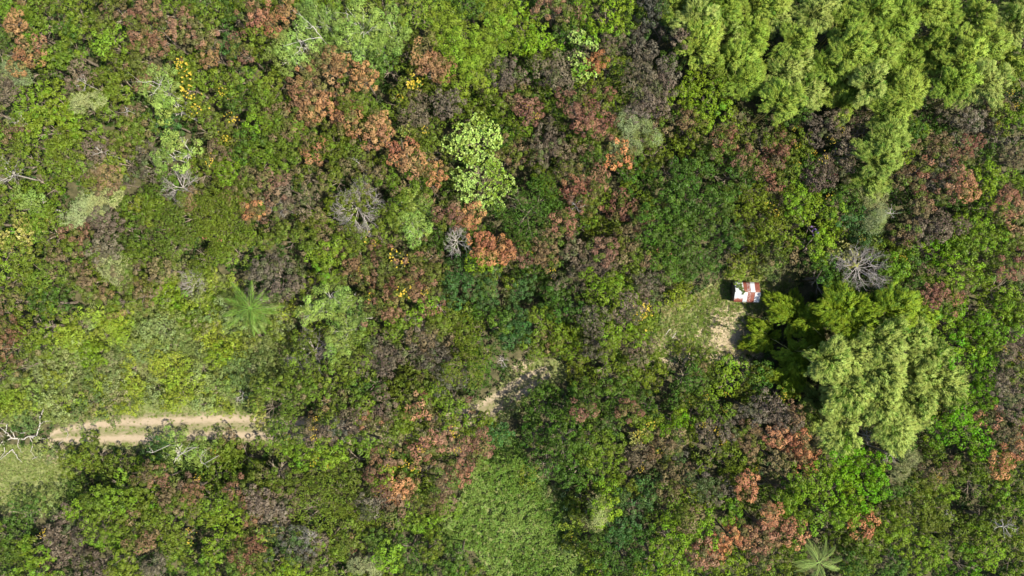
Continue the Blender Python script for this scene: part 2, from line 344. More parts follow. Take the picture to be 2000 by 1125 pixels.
BAMBOO = """
1322 18|1352 52|1408 30|1412 78|1358 100|1422 122|1446 168|1500 28|1462 78|1542 84|1524 140|1562 182|1602 140|1584 40|1642 62|1692 30|1702 110|1682 172|1742 60|1764 130|1752 190|1830 44|1812 108
1842 176|1892 38|1902 100|1906 170|1962 58|1952 120|1514 212|1644 206|1722 226|1990 22|1470 20|1640 110|1860 130|1790 30
1716 282|1700 320|1682 356
1510 656|1548 617|1580 624|1628 600|1662 636|1722 604|1770 606|1702 664|1762 652|1640 692|1604 700|1556 690|1580 662|1548 724|1700 722|1762 722|1810 692|1642 752|1702 782|1762 772|1820 742|1592 782|1632 822|1722 826|1770 806
"""
YELLOW = """
355 130 16|348 122 12|368 150 16|362 168 18|372 185 14|385 212 14|450 228 14|460 235 10|435 180 10|440 270 10|410 315 10|810 152 18|815 165 14|780 190 10|830 255 10|1028 208 9|1050 228 8
720 470 16|735 480 12|770 500 14|790 510 12|705 525 8|725 580 12|760 590 8|790 575 16|785 568 12|830 570 10|1035 488 7|1028 490 6|1255 610 20|1248 618 14|1265 600 10|1080 530 8
1558 250 8|1560 282 9|1572 272 7|1555 320 10|1590 300 8|1610 310 10|1625 275 7|1645 252 7|1515 415 10|1500 400 10|1620 385 9|1625 380 7|1682 465 7|1762 505 9|1870 460 8|1960 682 9|1995 700 8
84 1044 9|78 1095 10|100 1122 9|370 1036 9|416 882 8|387 932 8|372 1058 10|610 835 7|616 818 7|613 854 9|560 855 10|620 888 10|612 905 8|640 905 8|790 905 10|805 912 12|815 915 10|765 885 8|885 840 10
888 850 8|893 880 10|758 913 8|742 965 12|778 915 8|897 943 6|820 875 9|945 882 7|1340 783 11|1352 782 9|1380 775 8|1418 770 8|1416 800 8|1247 848 10|1270 830 10|1252 915 8|1288 880 8|1375 830 8|1400 840 9
1410 865 8|1353 832 8|1480 915 7|1530 772 9|1555 773 7|1835 930 8|1832 935 7|1975 180 8|1985 205 8|1950 240 7|1120 1052 9
"""
PINKS = "1270 493 7|1285 490 7|1308 497 8|1314 502 7|1140 800 9|1158 168 6|400 465 8|430 470 8|1630 340 6"

def parse(t): return [tuple(float(v) for v in e.split()) for ln in t.strip().split('\n') for e in ln.split('|') if e.strip()]
def parse_c(t): return [(e.split()[0],) + tuple(float(v) for v in e.split()[1:]) for ln in t.strip().split('\n') for e in ln.split('|') if e.strip()]

# landmarks used to say which tree is meant
LANDMARKS = [
 ('rusty tin-roofed shed', 1460,570), ('wide-open palm', 490,600), ('palm at the bottom edge', 1600,1095), ('big cream-leafed tree', 940,310),
 ('small cream-leafed tree', 1138,100), ('wide bare tree', 690,408), ('narrow bare tree', 890,470), ('bare bamboo-side tree', 1680,520),
 ('bare tree with yellow leaves', 605,690), ('tangle of bare twigs', 350,365), ('bleached dead tree', 20,340), ('fallen white tree', 60,850),
 ('fluffy grey-green tree', 1236,266), ('bright orange trees', 640,165), ('round russet tree', 1155,225), ('mauve-brown grove', 1268,175),
 ('purple-flowered tree', 1580,435), ('broad dense green tree', 1030,412), ('dirt track end', 490,838), ('overgrown meadow', 1020,1000),
 ('wheel ruts', 985,785), ('bare soil patch', 1425,655), ('silver-grey bush', 225,525), ('yellow-flowered russet trees', 765,550),
 ('mauve ball-shaped tree', 820,214), ('golden-flowered tree', 1256,612), ('small bare tree', 605,1050), ('white-limbed feathery tree', 610,60),
 ('left-hand meadow', 50,940), ('right-edge salmon trees', 1968,400), ('tan-orange tree', 738,255), ('bright bush on the left', 70,565),
 ('orange under-bamboo trees', 1560,866), ('bottom orange trees', 1430,1060), ('top-left corner', 0,0), ('bottom-left corner', 0,1125),
 ('bottom-right corner', 2000,1125), ('top-right corner', 2000,0), ('salmon tree at the top edge', 1080,14), ('red tree with white branches', 1130,400),
 ('pale fluffy tree on the left', 160,416), ('russet tree at the left edge', 20,650), ('vivid green trees', 1650,930), ('reddish patch above the meadow', 830,890),
 ('yellow flowers on the left', 362,165), ('dark round tree group', 1100,860), ('russet trees at the top', 300,60), ('red under-bamboo trees', 1830,335),
]
DIRS = ['right of', 'above and right of', 'above', 'above and left of', 'left of', 'below and left of', 'below', 'below and right of']
ORD = ['closest', 'second closest', 'third closest', 'fourth closest', 'fifth closest', 'sixth closest', 'seventh closest', 'eighth closest', 'ninth closest', 'tenth closest']
LABEL_JOBS = []                       # (object, look words, px, py)
def say_which_later(o, look, px, py): LABEL_JOBS.append((o, look, px, py))
def write_labels():
    buckets = {}
    for o, look, px, py in LABEL_JOBS:
        best = sorted(((math.hypot(px - lx, py - ly), nm, lx, ly) for nm, lx, ly in LANDMARKS))
        d, nm, lx, ly = best[0]
        if d < 6: d, nm, lx, ly = best[1]
        a = math.atan2(-(py - ly), px - lx)
        k = int(round(a / (PI / 4))) % 8
        buckets.setdefault((look, nm, k), []).append((d, o))
    for (look, nm, k), rows in buckets.items():
        rows.sort(key=lambda r: r[0])
        for i, (d, o) in enumerate(rows):
            if len(rows) == 1:
                near = 'just ' if d < 70 else ('some way ' if d > 150 else '')
                o['label'] = f'{look} {near}{DIRS[k]} the {nm}'
            else:
                o['label'] = f'{look}, {ORD[min(i, 9)]} {DIRS[k]} the {nm}'
            if len(o['label'].split()) > 16: o['label'] = o['label'].replace('small ', '').replace('bluish ', '').replace('broad ', '', 1)
            if len(o['label'].split()) > 16: o['label'] = o['label'].replace(' leafy', '').replace('arching ', '').replace('light ', '')

# ------------------------------------------------------------------ ground
def ground_z(x, y):
    return 0.10 * np.sin(x * 0.31 + 1.3) * np.sin(y * 0.27) + 0.05 * np.sin(x * 0.93 + y * 0.7)

def build_ground():
    nx, ny = 300, 180
    xs = np.linspace(-75, 75, nx); ys = np.linspace(-45, 45, ny)
    # stretch the outer rows far out so that the sheet reaches the horizon
    xs[0], xs[-1] = -900, 900; ys[0], ys[-1] = -900, 900
    X, Y = np.meshgrid(xs, ys)
    Z = ground_z(X, Y) + rng.normal(0, 0.015, X.shape)
    V = np.stack([X, Y, Z], -1).reshape(-1, 3)
    i = np.arange(nx * ny).reshape(ny, nx)
    F = np.stack([i[:-1, :-1], i[:-1, 1:], i[1:, 1:], i[1:, :-1]], -1).reshape(-1, 4)
    me = make_mesh('ground', V, F, smooth=True)
    PX = X * S + 1000; PY = 562.5 - Y * S
    open_ = np.zeros(X.shape)
    for p in (CLEARING, RUTS, TRACK, VERGE, LEFT_MEADOW, MEADOW, SCRUB): open_ = np.maximum(open_, poly_mask(p, PX, PY))
    straw = np.zeros(X.shape)
    for cx, cy, r in ((1425,652,70),(1390,668,48),(1455,668,46),(1340,684,36),(1445,678,32),(1310,680,38),(1020,725,26),(985,785,34),(100,880,30),(1510,530,30),(405,612,16),(380,560,26),(555,660,26)):
        straw = np.maximum(straw, np.clip(1.3 - np.hypot(PX - cx, PY - cy) / r, 0, 1))
    a = me.attributes.new('grassy', 'FLOAT', 'POINT'); a.data.foreach_set('value', open_.ravel().astype(np.float32))
    b = me.attributes.new('straw', 'FLOAT', 'POINT'); b.data.foreach_set('value', straw.ravel().astype(np.float32))
    m, N, L, P, out = new_mat('forest_floor')
    tc = N.new('ShaderNodeTexCoord')
    n1 = N.new('ShaderNodeTexNoise'); n1.inputs['Scale'].default_value = 1.6; n1.inputs['Detail'].default_value = 8; n1.inputs['Roughness'].default_value = 0.7
    n2 = N.new('ShaderNodeTexNoise'); n2.inputs['Scale'].default_value = 9.0; n2.inputs['Detail'].default_value = 6
    L.new(tc.outputs['Object'], n1.inputs['Vector']); L.new(tc.outputs['Object'], n2.inputs['Vector'])
    def ramp(c1, c2, src, p0=.35, p1=.65):
        r = N.new('ShaderNodeValToRGB'); r.color_ramp.elements[0].color = c1; r.color_ramp.elements[1].color = c2
        r.color_ramp.elements[0].position = p0; r.color_ramp.elements[1].position = p1; L.new(src, r.inputs[0]); return r.outputs[0]
    litter = ramp((0.035, 0.036, 0.018, 1), (0.085, 0.075, 0.04, 1), n1.outputs['Fac'])
    grass = ramp((0.075, 0.10, 0.03, 1), (0.17, 0.18, 0.075, 1), n1.outputs['Fac'])
    dry = ramp((0.17, 0.14, 0.085, 1), (0.34, 0.275, 0.19, 1), n2.outputs['Fac'])
    def masked(attr, src, lo, hi):
        t = N.new('ShaderNodeAttribute'); t.attribute_name = attr
        ad = N.new('ShaderNodeMath'); ad.operation = 'ADD'; L.new(t.outputs['Fac'], ad.inputs[0])
        mu = N.new('ShaderNodeMath'); mu.operation = 'MULTIPLY_ADD'; L.new(src, mu.inputs[0]); mu.inputs[1].default_value = 0.9; mu.inputs[2].default_value = -0.45
        L.new(mu.outputs[0], ad.inputs[1])
        r = N.new('ShaderNodeMapRange'); r.inputs[1].default_value = lo; r.inputs[2].default_value = hi; L.new(ad.outputs[0], r.inputs[0]); return r.outputs[0]
    mx = N.new('ShaderNodeMixRGB'); L.new(masked('grassy', n1.outputs['Fac'], .3, .6), mx.inputs[0]); L.new(litter, mx.inputs[1]); L.new(grass, mx.inputs[2])
    mx2 = N.new('ShaderNodeMixRGB'); L.new(masked('straw', n2.outputs['Fac'], .3, .7), mx2.inputs[0]); L.new(mx.outputs[0], mx2.inputs[1]); L.new(dry, mx2.inputs[2])
    L.new(mx2.outputs[0], P.inputs['Base Color']); P.inputs['Roughness'].default_value = 0.95; P.inputs['Specular IOR Level'].default_value = 0.1
    bp = N.new('ShaderNodeBump'); bp.inputs['Strength'].default_value = 0.6; bp.inputs['Distance'].default_value = 0.1
    L.new(n2.outputs['Fac'], bp.inputs['Height']); L.new(bp.outputs[0], P.inputs['Normal'])
    tag(link('ground', me, mat=m), 'forest floor of leaf litter, weeds and dry grass', kind='structure')

def build_track():
    # centre line of the worn vehicle track, from the left meadow to the clearing by the shed
    pts = [(96,856),(120,850),(160,846),(220,842),(320,838),(420,834),(490,835),(640,845),(760,848),(860,830),(940,805),(985,778),(1030,745),(1075,722)]
    wid = [.5,1.1,1.5,1.75,1.85,1.85,1.8,1.5,1.5,1.4,1.35,1.3,1.3,.8]
    P = np.array([at(x, y)[:2] for x, y in pts]); t = np.arange(len(P))
    tt = np.linspace(0, len(P) - 1, 420)
    def sm(a):
        o = np.interp(tt, t, a); k = np.ones(25) / 25; return np.convolve(np.pad(o, 12, mode='edge'), k, 'valid')
    cx, cy, w = sm(P[:, 0]), sm(P[:, 1]), sm(np.array(wid))
    T = unit(np.stack([np.gradient(cx), np.gradient(cy)], -1)); Nn = np.stack([-T[:, 1], T[:, 0]], -1)
    cols = 17
    u = np.linspace(-1, 1, cols)
    e1 = np.convolve(rng.normal(0, .22, 420), np.ones(5) / 5, 'same'); e2 = np.convolve(rng.normal(0, .22, 420), np.ones(5) / 5, 'same')
    Ws = np.where(u[None, :] > 0, (w + e1)[:, None], (w + e2)[:, None])
    X = cx[:, None] + Nn[:, 0:1] * u * Ws; Y = cy[:, None] + Nn[:, 1:2] * u * Ws
    rut = np.exp(-((np.abs(u) - 0.5) / 0.20) ** 2)
    Z = ground_z(X, Y) + 0.10 - 0.06 * rut[None, :] - 0.12 * (np.abs(u) > .95)[None, :] + rng.normal(0, .008, X.shape)
    V = np.stack([X, Y, Z], -1).reshape(-1, 3); i = np.arange(420 * cols).reshape(420, cols)
    F = np.stack([i[:-1, :-1], i[1:, :-1], i[1:, 1:], i[:-1, 1:]], -1).reshape(-1, 4)
    F = F[:, ::-1]
    me = make_mesh('dirt_track', V, F, smooth=True)
    a = me.attributes.new('wear', 'FLOAT', 'POINT'); a.data.foreach_set('value', np.tile(rut, 420).astype(np.float32))
    m, N, L, Pb, out = new_mat('dry_track_soil')
    tc = N.new('ShaderNodeTexCoord'); n1 = N.new('ShaderNodeTexNoise'); n1.inputs['Scale'].default_value = 2.2; n1.inputs['Detail'].default_value = 9; n1.inputs['Roughness'].default_value = .7
    mp = N.new('ShaderNodeMapping'); mp.inputs['Scale'].default_value = (0.6, 1.6, 1); L.new(tc.outputs['Object'], mp.inputs[0]); L.new(mp.outputs[0], n1.inputs['Vector'])
    at_ = N.new('ShaderNodeAttribute'); at_.attribute_name = 'wear'
    mu = N.new('ShaderNodeMath'); mu.operation = 'MULTIPLY_ADD'; L.new(n1.outputs['Fac'], mu.inputs[0]); mu.inputs[1].default_value = 1.9; mu.inputs[2].default_value = -.72
    ad = N.new('ShaderNodeMath'); ad.operation = 'ADD'; L.new(mu.outputs[0], ad.inputs[0]); L.new(at_.outputs['Fac'], ad.inputs[1])
    r = N.new('ShaderNodeValToRGB'); e = r.color_ramp.elements
    e[0].position = 0.0; e[0].color = (0.10, 0.11, 0.045, 1); e[1].position = 1.0; e[1].color = (0.235, 0.19, 0.138, 1)
    k = e.new(.45); k.color = (0.165, 0.14, 0.088, 1)
    L.new(ad.outputs[0], r.inputs[0]); L.new(r.outputs[0], Pb.inputs['Base Color']); Pb.inputs['Roughness'].default_value = .95; Pb.inputs['Specular IOR Level'].default_value = .1
    n2 = N.new('ShaderNodeTexNoise'); n2.inputs['Scale'].default_value = 14; n2.inputs['Detail'].default_value = 5; L.new(tc.outputs['Object'], n2.inputs['Vector'])
    bp = N.new('ShaderNodeBump'); bp.inputs['Strength'].default_value = .5; bp.inputs['Distance'].default_value = .05; L.new(n2.outputs['Fac'], bp.inputs['Height']); L.new(bp.outputs[0], Pb.inputs['Normal'])
    tag(link('dirt_track', me, mat=m), 'pale dirt track with two wheel ruts running into the trees', kind='structure')
    return cx, cy, w

build_ground()
TRK = build_track()

def track_dist(x, y):
    cx, cy, w = TRK
    best = np.full(x.shape, 1e9); 
    for i in range(0, len(cx), 4): best = np.minimum(best, np.hypot(x - cx[i], y - cy[i]) / w[i])
    return best

# ------------------------------------------------------------------ low plants (nobody could count them)
def scatter_in(poly, per_m2):
    p = np.array([at(*q)[:2] for q in poly]); lo, hi = p.min(0), p.max(0)
    n = int((hi - lo).prod() * per_m2)
    q = rng.uniform(lo, hi, (n, 2))
    return q[poly_mask([tuple(v) for v in p], q[:, 0], q[:, 1])]

def lump(x, y, s):
    return 0.5 + 0.5 * np.sin(x * s + 2 * np.sin(y * s * .7)) * np.sin(y * s * 1.1 + 1.7 * np.sin(x * s * .8))

def low_plants(name, q, n, L, W, h, hvar, col, accent, share, label, spread=1.0, lumps=2.2, mat=None):
    C = np.stack([q[:, 0], q[:, 1], ground_z(q[:, 0], q[:, 1]) + h * rng.uniform(.3, 1, len(q)) + hvar * lump(q[:, 0], q[:, 1], lumps)], 1)
    A = np.array([[0, 0, 1.0]]) + rng.normal(0, .35, (len(q), 3))
    V, F, idx = rosettes(C, A, n, L, W, spread, .15, .5)
    me = make_mesh(name, V, F, tints(C, idx, .22))
    o = link(name, me, mat=mat or M_SOFT)
    o.color = alb(col); o['accent'] = list(alb(accent)[:3]); o['accent_share'] = share
    tag(o, label, kind='stuff')
    return o

def blades(name, q, L, W, col, accent, share, label, lean=.8):
    n = len(q)
    P = np.stack([q[:, 0], q[:, 1], ground_z(q[:, 0], q[:, 1]) + .02], 1)
    a = rng.uniform(0, 6.28, n)
    D = np.stack([np.cos(a) * lean, np.sin(a) * lean, np.full(n, .6)], 1) + rng.normal(0, .25, (n, 3))
    Nn = rng.normal(0, .4, (n, 3)) + np.array([0, 0, 1.0])
    V, F = leaf_arrays(P, D, Nn, L * rng.uniform(.6, 1.4, n), W * rng.uniform(.7, 1.3, n), .25, .05)
    me = make_mesh(name, V, F, tints(P, np.arange(n), .6))
    o = link(name, me, mat=M_SOFT); o.color = alb(col); o['accent'] = list(alb(accent)[:3]); o['accent_share'] = share
    tag(o, label, kind='stuff')
    return o

q = scatter_in(MEADOW, 26)
low_plants('meadow_weeds', q, 9, .20, .11, .3, .8, (138,166,84), (114,146,62), .5, 'bumpy green creepers and weeds smothering the meadow', lumps=2.4)
q = scatter_in(CLEARING, 30)
keep = np.hypot(q[:, 0] - at(1425, 655)[0], q[:, 1] - at(1425, 655)[1]) > rng.uniform(0.9, 3.4, len(q))
keep &= ~((np.abs(q[:, 0] - at(1460, 571)[0]) < 1.5) & (np.abs(q[:, 1] - at(1460, 571)[1]) < 1.2))
q = q[keep & (track_dist(q[:, 0], q[:, 1]) > rng.uniform(.2, .9, len(q)))]
low_plants('clearing_weeds', q, 8, .17, .07, .08, .3, (128,152,68), (186,174,112), .48, 'knee-high green and straw-coloured weeds in the clearing', lumps=1.7)
q = np.concatenate([scatter_in(CLEARING, 50), scatter_in(RUTS, 60)])
q = q[~((np.abs(q[:, 0] - at(1460, 571)[0]) < 1.5) & (np.abs(q[:, 1] - at(1460, 571)[1]) < 1.2))]
blades('dry_grass', q, .24, .03, (188,172,124), (136,150,84), .45, 'thin dry grass lying in the clearing and round the ruts')
q = np.concatenate([scatter_in(LEFT_MEADOW, 60), scatter_in(VERGE, 45), scatter_in(TRACK, 16)])
td = track_dist(q[:, 0], q[:, 1]); q = q[(td > .75) | ((td < .25) & (rng.uniform(0, 1, len(td)) < .5)) | (rng.uniform(0, 1, len(td)) < .1)]
blades('meadow_grass', q, .26, .035, (160,164,96), (186,172,120), .42, 'short yellowing grass on the left-hand meadow and track verge')
q = scatter_in(LEFT_MEADOW, 24)
q = q[track_dist(q[:, 0], q[:, 1]) > 1]
q2 = np.concatenate([scatter_in(TRACK, 22), scatter_in(VERGE, 10), scatter_in(RUTS, 16)]); t2 = track_dist(q2[:, 0], q2[:, 1]); u2 = rng.uniform(0, 1, len(q2))
q = np.concatenate([q, q2[((t2 < .22) & (u2 < .25)) | ((t2 > .78) & (u2 < .9)) | (u2 < .05)]])
low_plants('meadow_herbs', q, 9, .15, .07, .05, .15, (154,168,92), (134,154,74), .4, 'low green herbs scattered over the left-hand meadow and along the track')
q = scatter_in(SCRUB, 22); q = q[track_dist(q[:, 0], q[:, 1]) > 1.0]
low_plants('scrub_growth', q, 9, .24, .07, .3, .7, (138,156,82), (160,164,106), .38, 'pale olive weeds and creepers filling the old clearing', lumps=1.6)
# undergrowth everywhere else, its green darkened to paint shade into the gaps
q = rng.uniform((-62, -37), (62, 37), (26000, 2)); PXq, PYq = q[:, 0] * S + 1000, 562.5 - q[:, 1] * S
free = np.ones(len(q), bool)
for p in OPEN + [SCRUB]: free &= ~poly_mask(p, PXq, PYq)
free &= track_dist(q[:, 0], q[:, 1]) > .9
low_plants('undergrowth', q[free], 9, .36, .15, .35, .7, (62,88,34), (84,98,48), .35, 'shady green undergrowth between the trees', lumps=.9, mat=M_LEAF)

# ------------------------------------------------------------------ crowns
def subdomes(R, cell, flat):
    """sub-crowns of an uneven dome of radius R: centres and radii"""
    pts = []
    tries = 0
    want = max(3, int(.95 * (R / cell) ** 2))
    while len(pts) < want and tries < 4000:
        tries += 1
        a = random.uniform(0, 6.283); r = R * math.sqrt(random.random()) * 0.86
        p = (r * math.cos(a), r * math.sin(a))
        if all((p[0] - x) ** 2 + (p[1] - y) ** 2 > (cell * 0.95) ** 2 for x, y, *_ in pts):
            z = flat * R * math.sqrt(max(0, 1 - (r / R) ** 2)) + random.uniform(-.32, .32) * min(R, 1.6)
            pts.append((p[0], p[1], z, cell * random.uniform(.75, 1.15)))
    return pts

def crown_points(R, cell=0.95, flat=0.5, per=0.34, zsq=0.75):
    C, A = [], []
    for x, y, z, s in subdomes(R, cell, flat):
        n = max(5, int(2.4 * PI * s * s / (per * per) * .55))
        k = np.arange(n) + .5
        cz = 1 - k / n * 1.1                     # top towards a little under the equator
        ph = k * 2.39996 + random.uniform(0, 6.28)
        sr = np.sqrt(np.clip(1 - cz * cz, 0, 1))
        d = np.stack([sr * np.cos(ph), sr * np.sin(ph), cz], 1)
        c = np.array([x, y, z]) + d * np.array([s, s, s * zsq]) * rng.uniform(.72, 1.08, (n, 1)) + rng.normal(0, .05, (n, 3))
        C.append(c); A.append(d + np.array([x, y, 0]) / max(R, .1) * .35 + np.array([0, 0, .75]))
    return np.concatenate(C), np.concatenate(A)

def thin(C, A, dmin):
    # keep shoots that stand at least dmin apart, the highest first
    o = np.argsort(-(C[:, 2] + rng.normal(0, .15, len(C)))); kept = []; cells = {}
    for i in o:
        key = tuple((C[i] // dmin).astype(int)); ok = True
        for dx in (-1, 0, 1):
            for dy in (-1, 0, 1):
                for dz in (-1, 0, 1):
                    for j in cells.get((key[0] + dx, key[1] + dy, key[2] + dz), ()):
                        if ((C[i] - C[j]) ** 2).sum() < dmin * dmin: ok = False
        if ok: kept.append(i); cells.setdefault(key, []).append(i)
    return C[kept], A[kept]

def knobs(C, A, n, rad, L, W, squash=.85, jit=.35):
    # leafy shoots: n small leaves laid like shingles over a round knob at every C
    m = len(C); idx = np.repeat(np.arange(m), n); A = unit(A)[idx]
    d = rand_dirs(m * n); d = unit(d + A * .75)
    rr = rad * rng.uniform(.75, 1.25, m)[idx]
    P = C[idx] + d * rr[:, None] * rng.uniform(.72, 1.05, (m * n, 1)) * np.array([1, 1, squash])
    D = d * np.array([1, 1, .1]) + rand_dirs(m * n) * .55 - np.array([0, 0, .15])
    D = D - d * (D * d).sum(1, keepdims=True) * .7
    Nn = d + rand_dirs(m * n) * jit
    V, F = leaf_arrays(P, D, Nn, L * rng.uniform(.7, 1.3, m * n), W * rng.uniform(.75, 1.25, m * n), .2, .06)
    return V, F, idx

SIZES = [0.65, 1.0, 1.45, 2.0, 2.6, 3.3, 4.3]
def crown_rosette(R):
    C, A = crown_points(R, .9, .58, .36, .9)
    C, A = thin(C, A, .56)
    V, F, idx = knobs(C, A, 60, .31, .18, .10, .75, .25)
    return make_mesh('leafy_crown', V, F, tints(C, idx, 1.0))
def crown_fine(R):
    C, A = crown_points(R, .95, .38, .27, .6)
    C, A = thin(C, A, .30)
    V, F, idx = knobs(C, A, 20, .20, .14, .09)
    return make_mesh('fine_crown', V, F, tints(C, idx, .8))
def crown_big(R):
    C, A = crown_points(R, .75, .5, .34)
    keep = rng.uniform(0, 1, len(C)) < .9
    C, A = C[keep], A[keep]
    V, F, idx = rosettes(C, A, 7, .24, .17, .95, .18, .7)
    return make_mesh('large_leaf_crown', V, F, tints(C, idx, 1.0))
def crown_feather(R):
    C, A = crown_points(R, .8, .42, .36, .5)
    keep = lump(C[:, 0], C[:, 1], 2.6) + rng.normal(0, .2, len(C)) > .10
    C, A = thin(C[keep], A[keep], .56)
    V, F, idx = knobs(C, A, 105, .40, .22, .06, .6, .45)
    return make_mesh('feathery_crown', V, F, tints(C, idx, .9))
def crown_fluffy(R):
    C, A = crown_points(R, 1.0, .5, .33, .6)
    keep = rng.uniform(0, 1, len(C)) < .85
    C, A = C[keep], A[keep]
    V, F, idx = rosettes(C, A, 16, .36, .04, 1.05, .3, .7)
    return make_mesh('fluffy_crown', V, F, tints(C, idx, .8))
def crown_shrub(R):
    C, A = crown_points(R, .6, .5, .33, .7)
    C, A = thin(C, A, .40)
    V, F, idx = knobs(C, A, 40, .25, .15, .085, .8, .4)
    return make_mesh('shrub_foliage', V, F, tints(C, idx, 1.0))

STYLE = {'l': crown_feather, 'h': crown_feather, 'k': crown_fluffy, 'p': crown_big, 'y': crown_big, 's': crown_shrub, 'e': crown_shrub, 't': crown_shrub, 'f': crown_fine}
POOL = {}
def crown_mesh(code, R):
    fn = STYLE.get(code, crown_rosette)
    s = min(SIZES, key=lambda v: abs(math.log(v / R)))
    key = (fn.__name__, s)
    n = 5 if fn is crown_rosette else 3
    if key not in POOL: POOL[key] = [None] * n
    i = random.randrange(n)
    if POOL[key][i] is None: POOL[key][i] = fn(s)
    return POOL[key][i], R / s

def trunk_mesh(h, R, pale=False, limbs=6, out=0.75):
    t = Tubes()
    w = .05 + .03 * R
    t.tube([(0, 0, -.1), (.06, .04, h * .3), (-.05, .08, h * .62)], [w * 1.5, w * 1.1, w * .85], 6)
    for i in range(limbs):
        a = i * 6.283 / limbs + random.uniform(-.3, .3); r = R * random.uniform(.5, .9) * out
        z0 = h * random.uniform(.42, .62); z1 = h * random.uniform(.80, .95)
        b = np.array([0, .03, z0]); e = np.array([r * math.cos(a), r * math.sin(a), z1])
        md = (b + e) / 2 + np.array([0, 0, .2]) + rng.normal(0, .1, 3)
        t.tube([b, md, e], [w * .6, w * .4, w * .16], 5)
        for s in (-1, 1):
            a2 = a + s * random.uniform(.3, .7); e2 = md + np.array([math.cos(a2), math.sin(a2), .5]) * r * .5
            t.tube([md, (md + e2) / 2 + rng.normal(0, .05, 3), e2], [w * .35, w * .22, w * .1], 4)
    return t.mesh('tree_trunk')
TRUNKS = {}
def trunk_for(h, R, code):
    s = min(SIZES, key=lambda v: abs(math.log(v / R)))
    k = (s, code == 'l')
    if k not in TRUNKS:
        TRUNKS[k] = [trunk_mesh(1.0 * 6.0, s, k[1], 7 if k[1] else 6, .8 if k[1] else .75) for _ in range(2)]
        for me in TRUNKS[k]: me.materials.append(M_PALEBARK if k[1] else M_BARK)
    return random.choice(TRUNKS[k]), s

NAMES = {'g':'broadleaf_tree','d':'dark_leaf_tree','D':'dark_leaf_tree','b':'bright_leaf_tree','v':'bright_leaf_tree','r':'russet_tree','o':'russet_tree','q':'russet_tree','w':'russet_tree',
 'm':'mauve_tree','n':'mauve_tree','l':'feathery_tree','h':'feathery_tree','k':'fluffy_tree','p':'pale_leaf_tree','y':'yellowing_tree','s':'shrub','e':'shrub','t':'shrub'}
GROUPS = {'broadleaf_tree':'olive-green broadleaf trees of the canopy','dark_leaf_tree':'deep green trees of the canopy','bright_leaf_tree':'yellow-green and vivid green trees of the canopy','russet_tree':'russet and orange trees of the canopy','mauve_tree':'mauve-brown trees of the canopy','feathery_tree':'pale feathery trees',
 'fluffy_tree':'fluffy grey-green trees','pale_leaf_tree':'cream-leafed trees','yellowing_tree':'yellowing trees','shrub':'shrubs of the old clearing','bamboo_clump':'bamboo clumps','bare_tree':'bare trees','palm_tree':'palms'}
PLACED = []                           # px, py, r px, root, crown base z, flat*R, R
FINE = {(382,420),(434,400),(340,442),(440,452),(470,422),(400,500),(330,482),(1030,412),(650,972),(620,1002),(702,1002),(920,660),(900,720)}
HAND = {}                             # labels written by hand

def add_tree(code, px, py, r, top, style=None):
    col, acc, share, words = LOOK[code]
    shrub = code in 'set'
    R0 = r / S
    k = (H - top * .92) / H
    R = R0 * k * 1.08
    flat = .38 if style == 'f' else .56
    zc = max(top - flat * R - .35, .35 if shrub or top < 3 else 1.2)
    p = at(px, py, zc + flat * R * .7)
    name = NAMES[code]
    root = link(name, None); root.location = (p.x, p.y, 0); root.rotation_euler.z = random.uniform(0, 6.283)
    me, s = crown_mesh(style or code, R)
    mat = M_PALE if code in 'py' else (M_SOFT if code in 'lhkset' else M_LEAF)
    cr = link('foliage' if shrub else 'crown', me, root, (0, 0, zc), mat)
    cr.scale = (s * random.uniform(.93, 1.07), s * random.uniform(.93, 1.07), s * random.uniform(.9, 1.1))
    j = lambda: random.uniform(.9, 1.1)
    if px < 900 and code in 'gdbvrow':            # the western half: duller, more olive leaves
        dull = .22 if code in 'gdbv' else .30
        tgt = (106, 120, 58) if code in 'gdbv' else (112, 104, 62)
        col = tuple(a + (t - a) * dull * random.uniform(.4, 1.5) for a, t in zip(col, tgt))
        if code in 'row': share += .10
    c = alb(col); b = random.uniform(.78, 1.2)
    cr.color = (c[0] * b * j(), c[1] * b, c[2] * b * j(), 1)
    cr['accent'] = [v * random.uniform(.9, 1.1) for v in alb(acc)[:3]]
    cr['accent_share'] = max(0.02, share + (random.uniform(-.14, .16) if code in 'roqwmn' else random.uniform(-.1, .04)))
    if shrub:
        st, sz = trunk_for(1.2, R, code); tr = link('stem', st, root); tr.scale = (R / sz * .8, R / sz * .8, (zc + .3) / 6.0)
    else:
        st, sz = trunk_for(top, R, code); tr = link('trunk', st, root); tr.scale = (R / sz, R / sz, (zc + flat * R * .8) / 5.6)
    tag(root, None, 'shrub' if shrub else 'tree', GROUPS[name])
    size = 'small ' if r < 19 else ('broad ' if r > 49 else '')
    if (px, py) in HAND: root['label'] = HAND[(px, py)]
    else: say_which_later(root, size + (words if len(words.split()) < 5 else words.replace('large-leafed ', '')), px, py)
    PLACED.append((px, py, r, root, zc, flat * R, R))
    return root

# coverage map used to fill what the list leaves open
GX, GY = np.meshgrid(np.arange(-48, 2049, 8), np.arange(-48, 1174, 8))
cover = np.zeros(GX.shape, bool)
for p in OPEN: cover |= poly_mask(p, GX, GY)
def mark(px, py, r, k=.86):
    global cover
    cover |= (GX - px) ** 2 + (GY - py) ** 2 < (r * k) ** 2

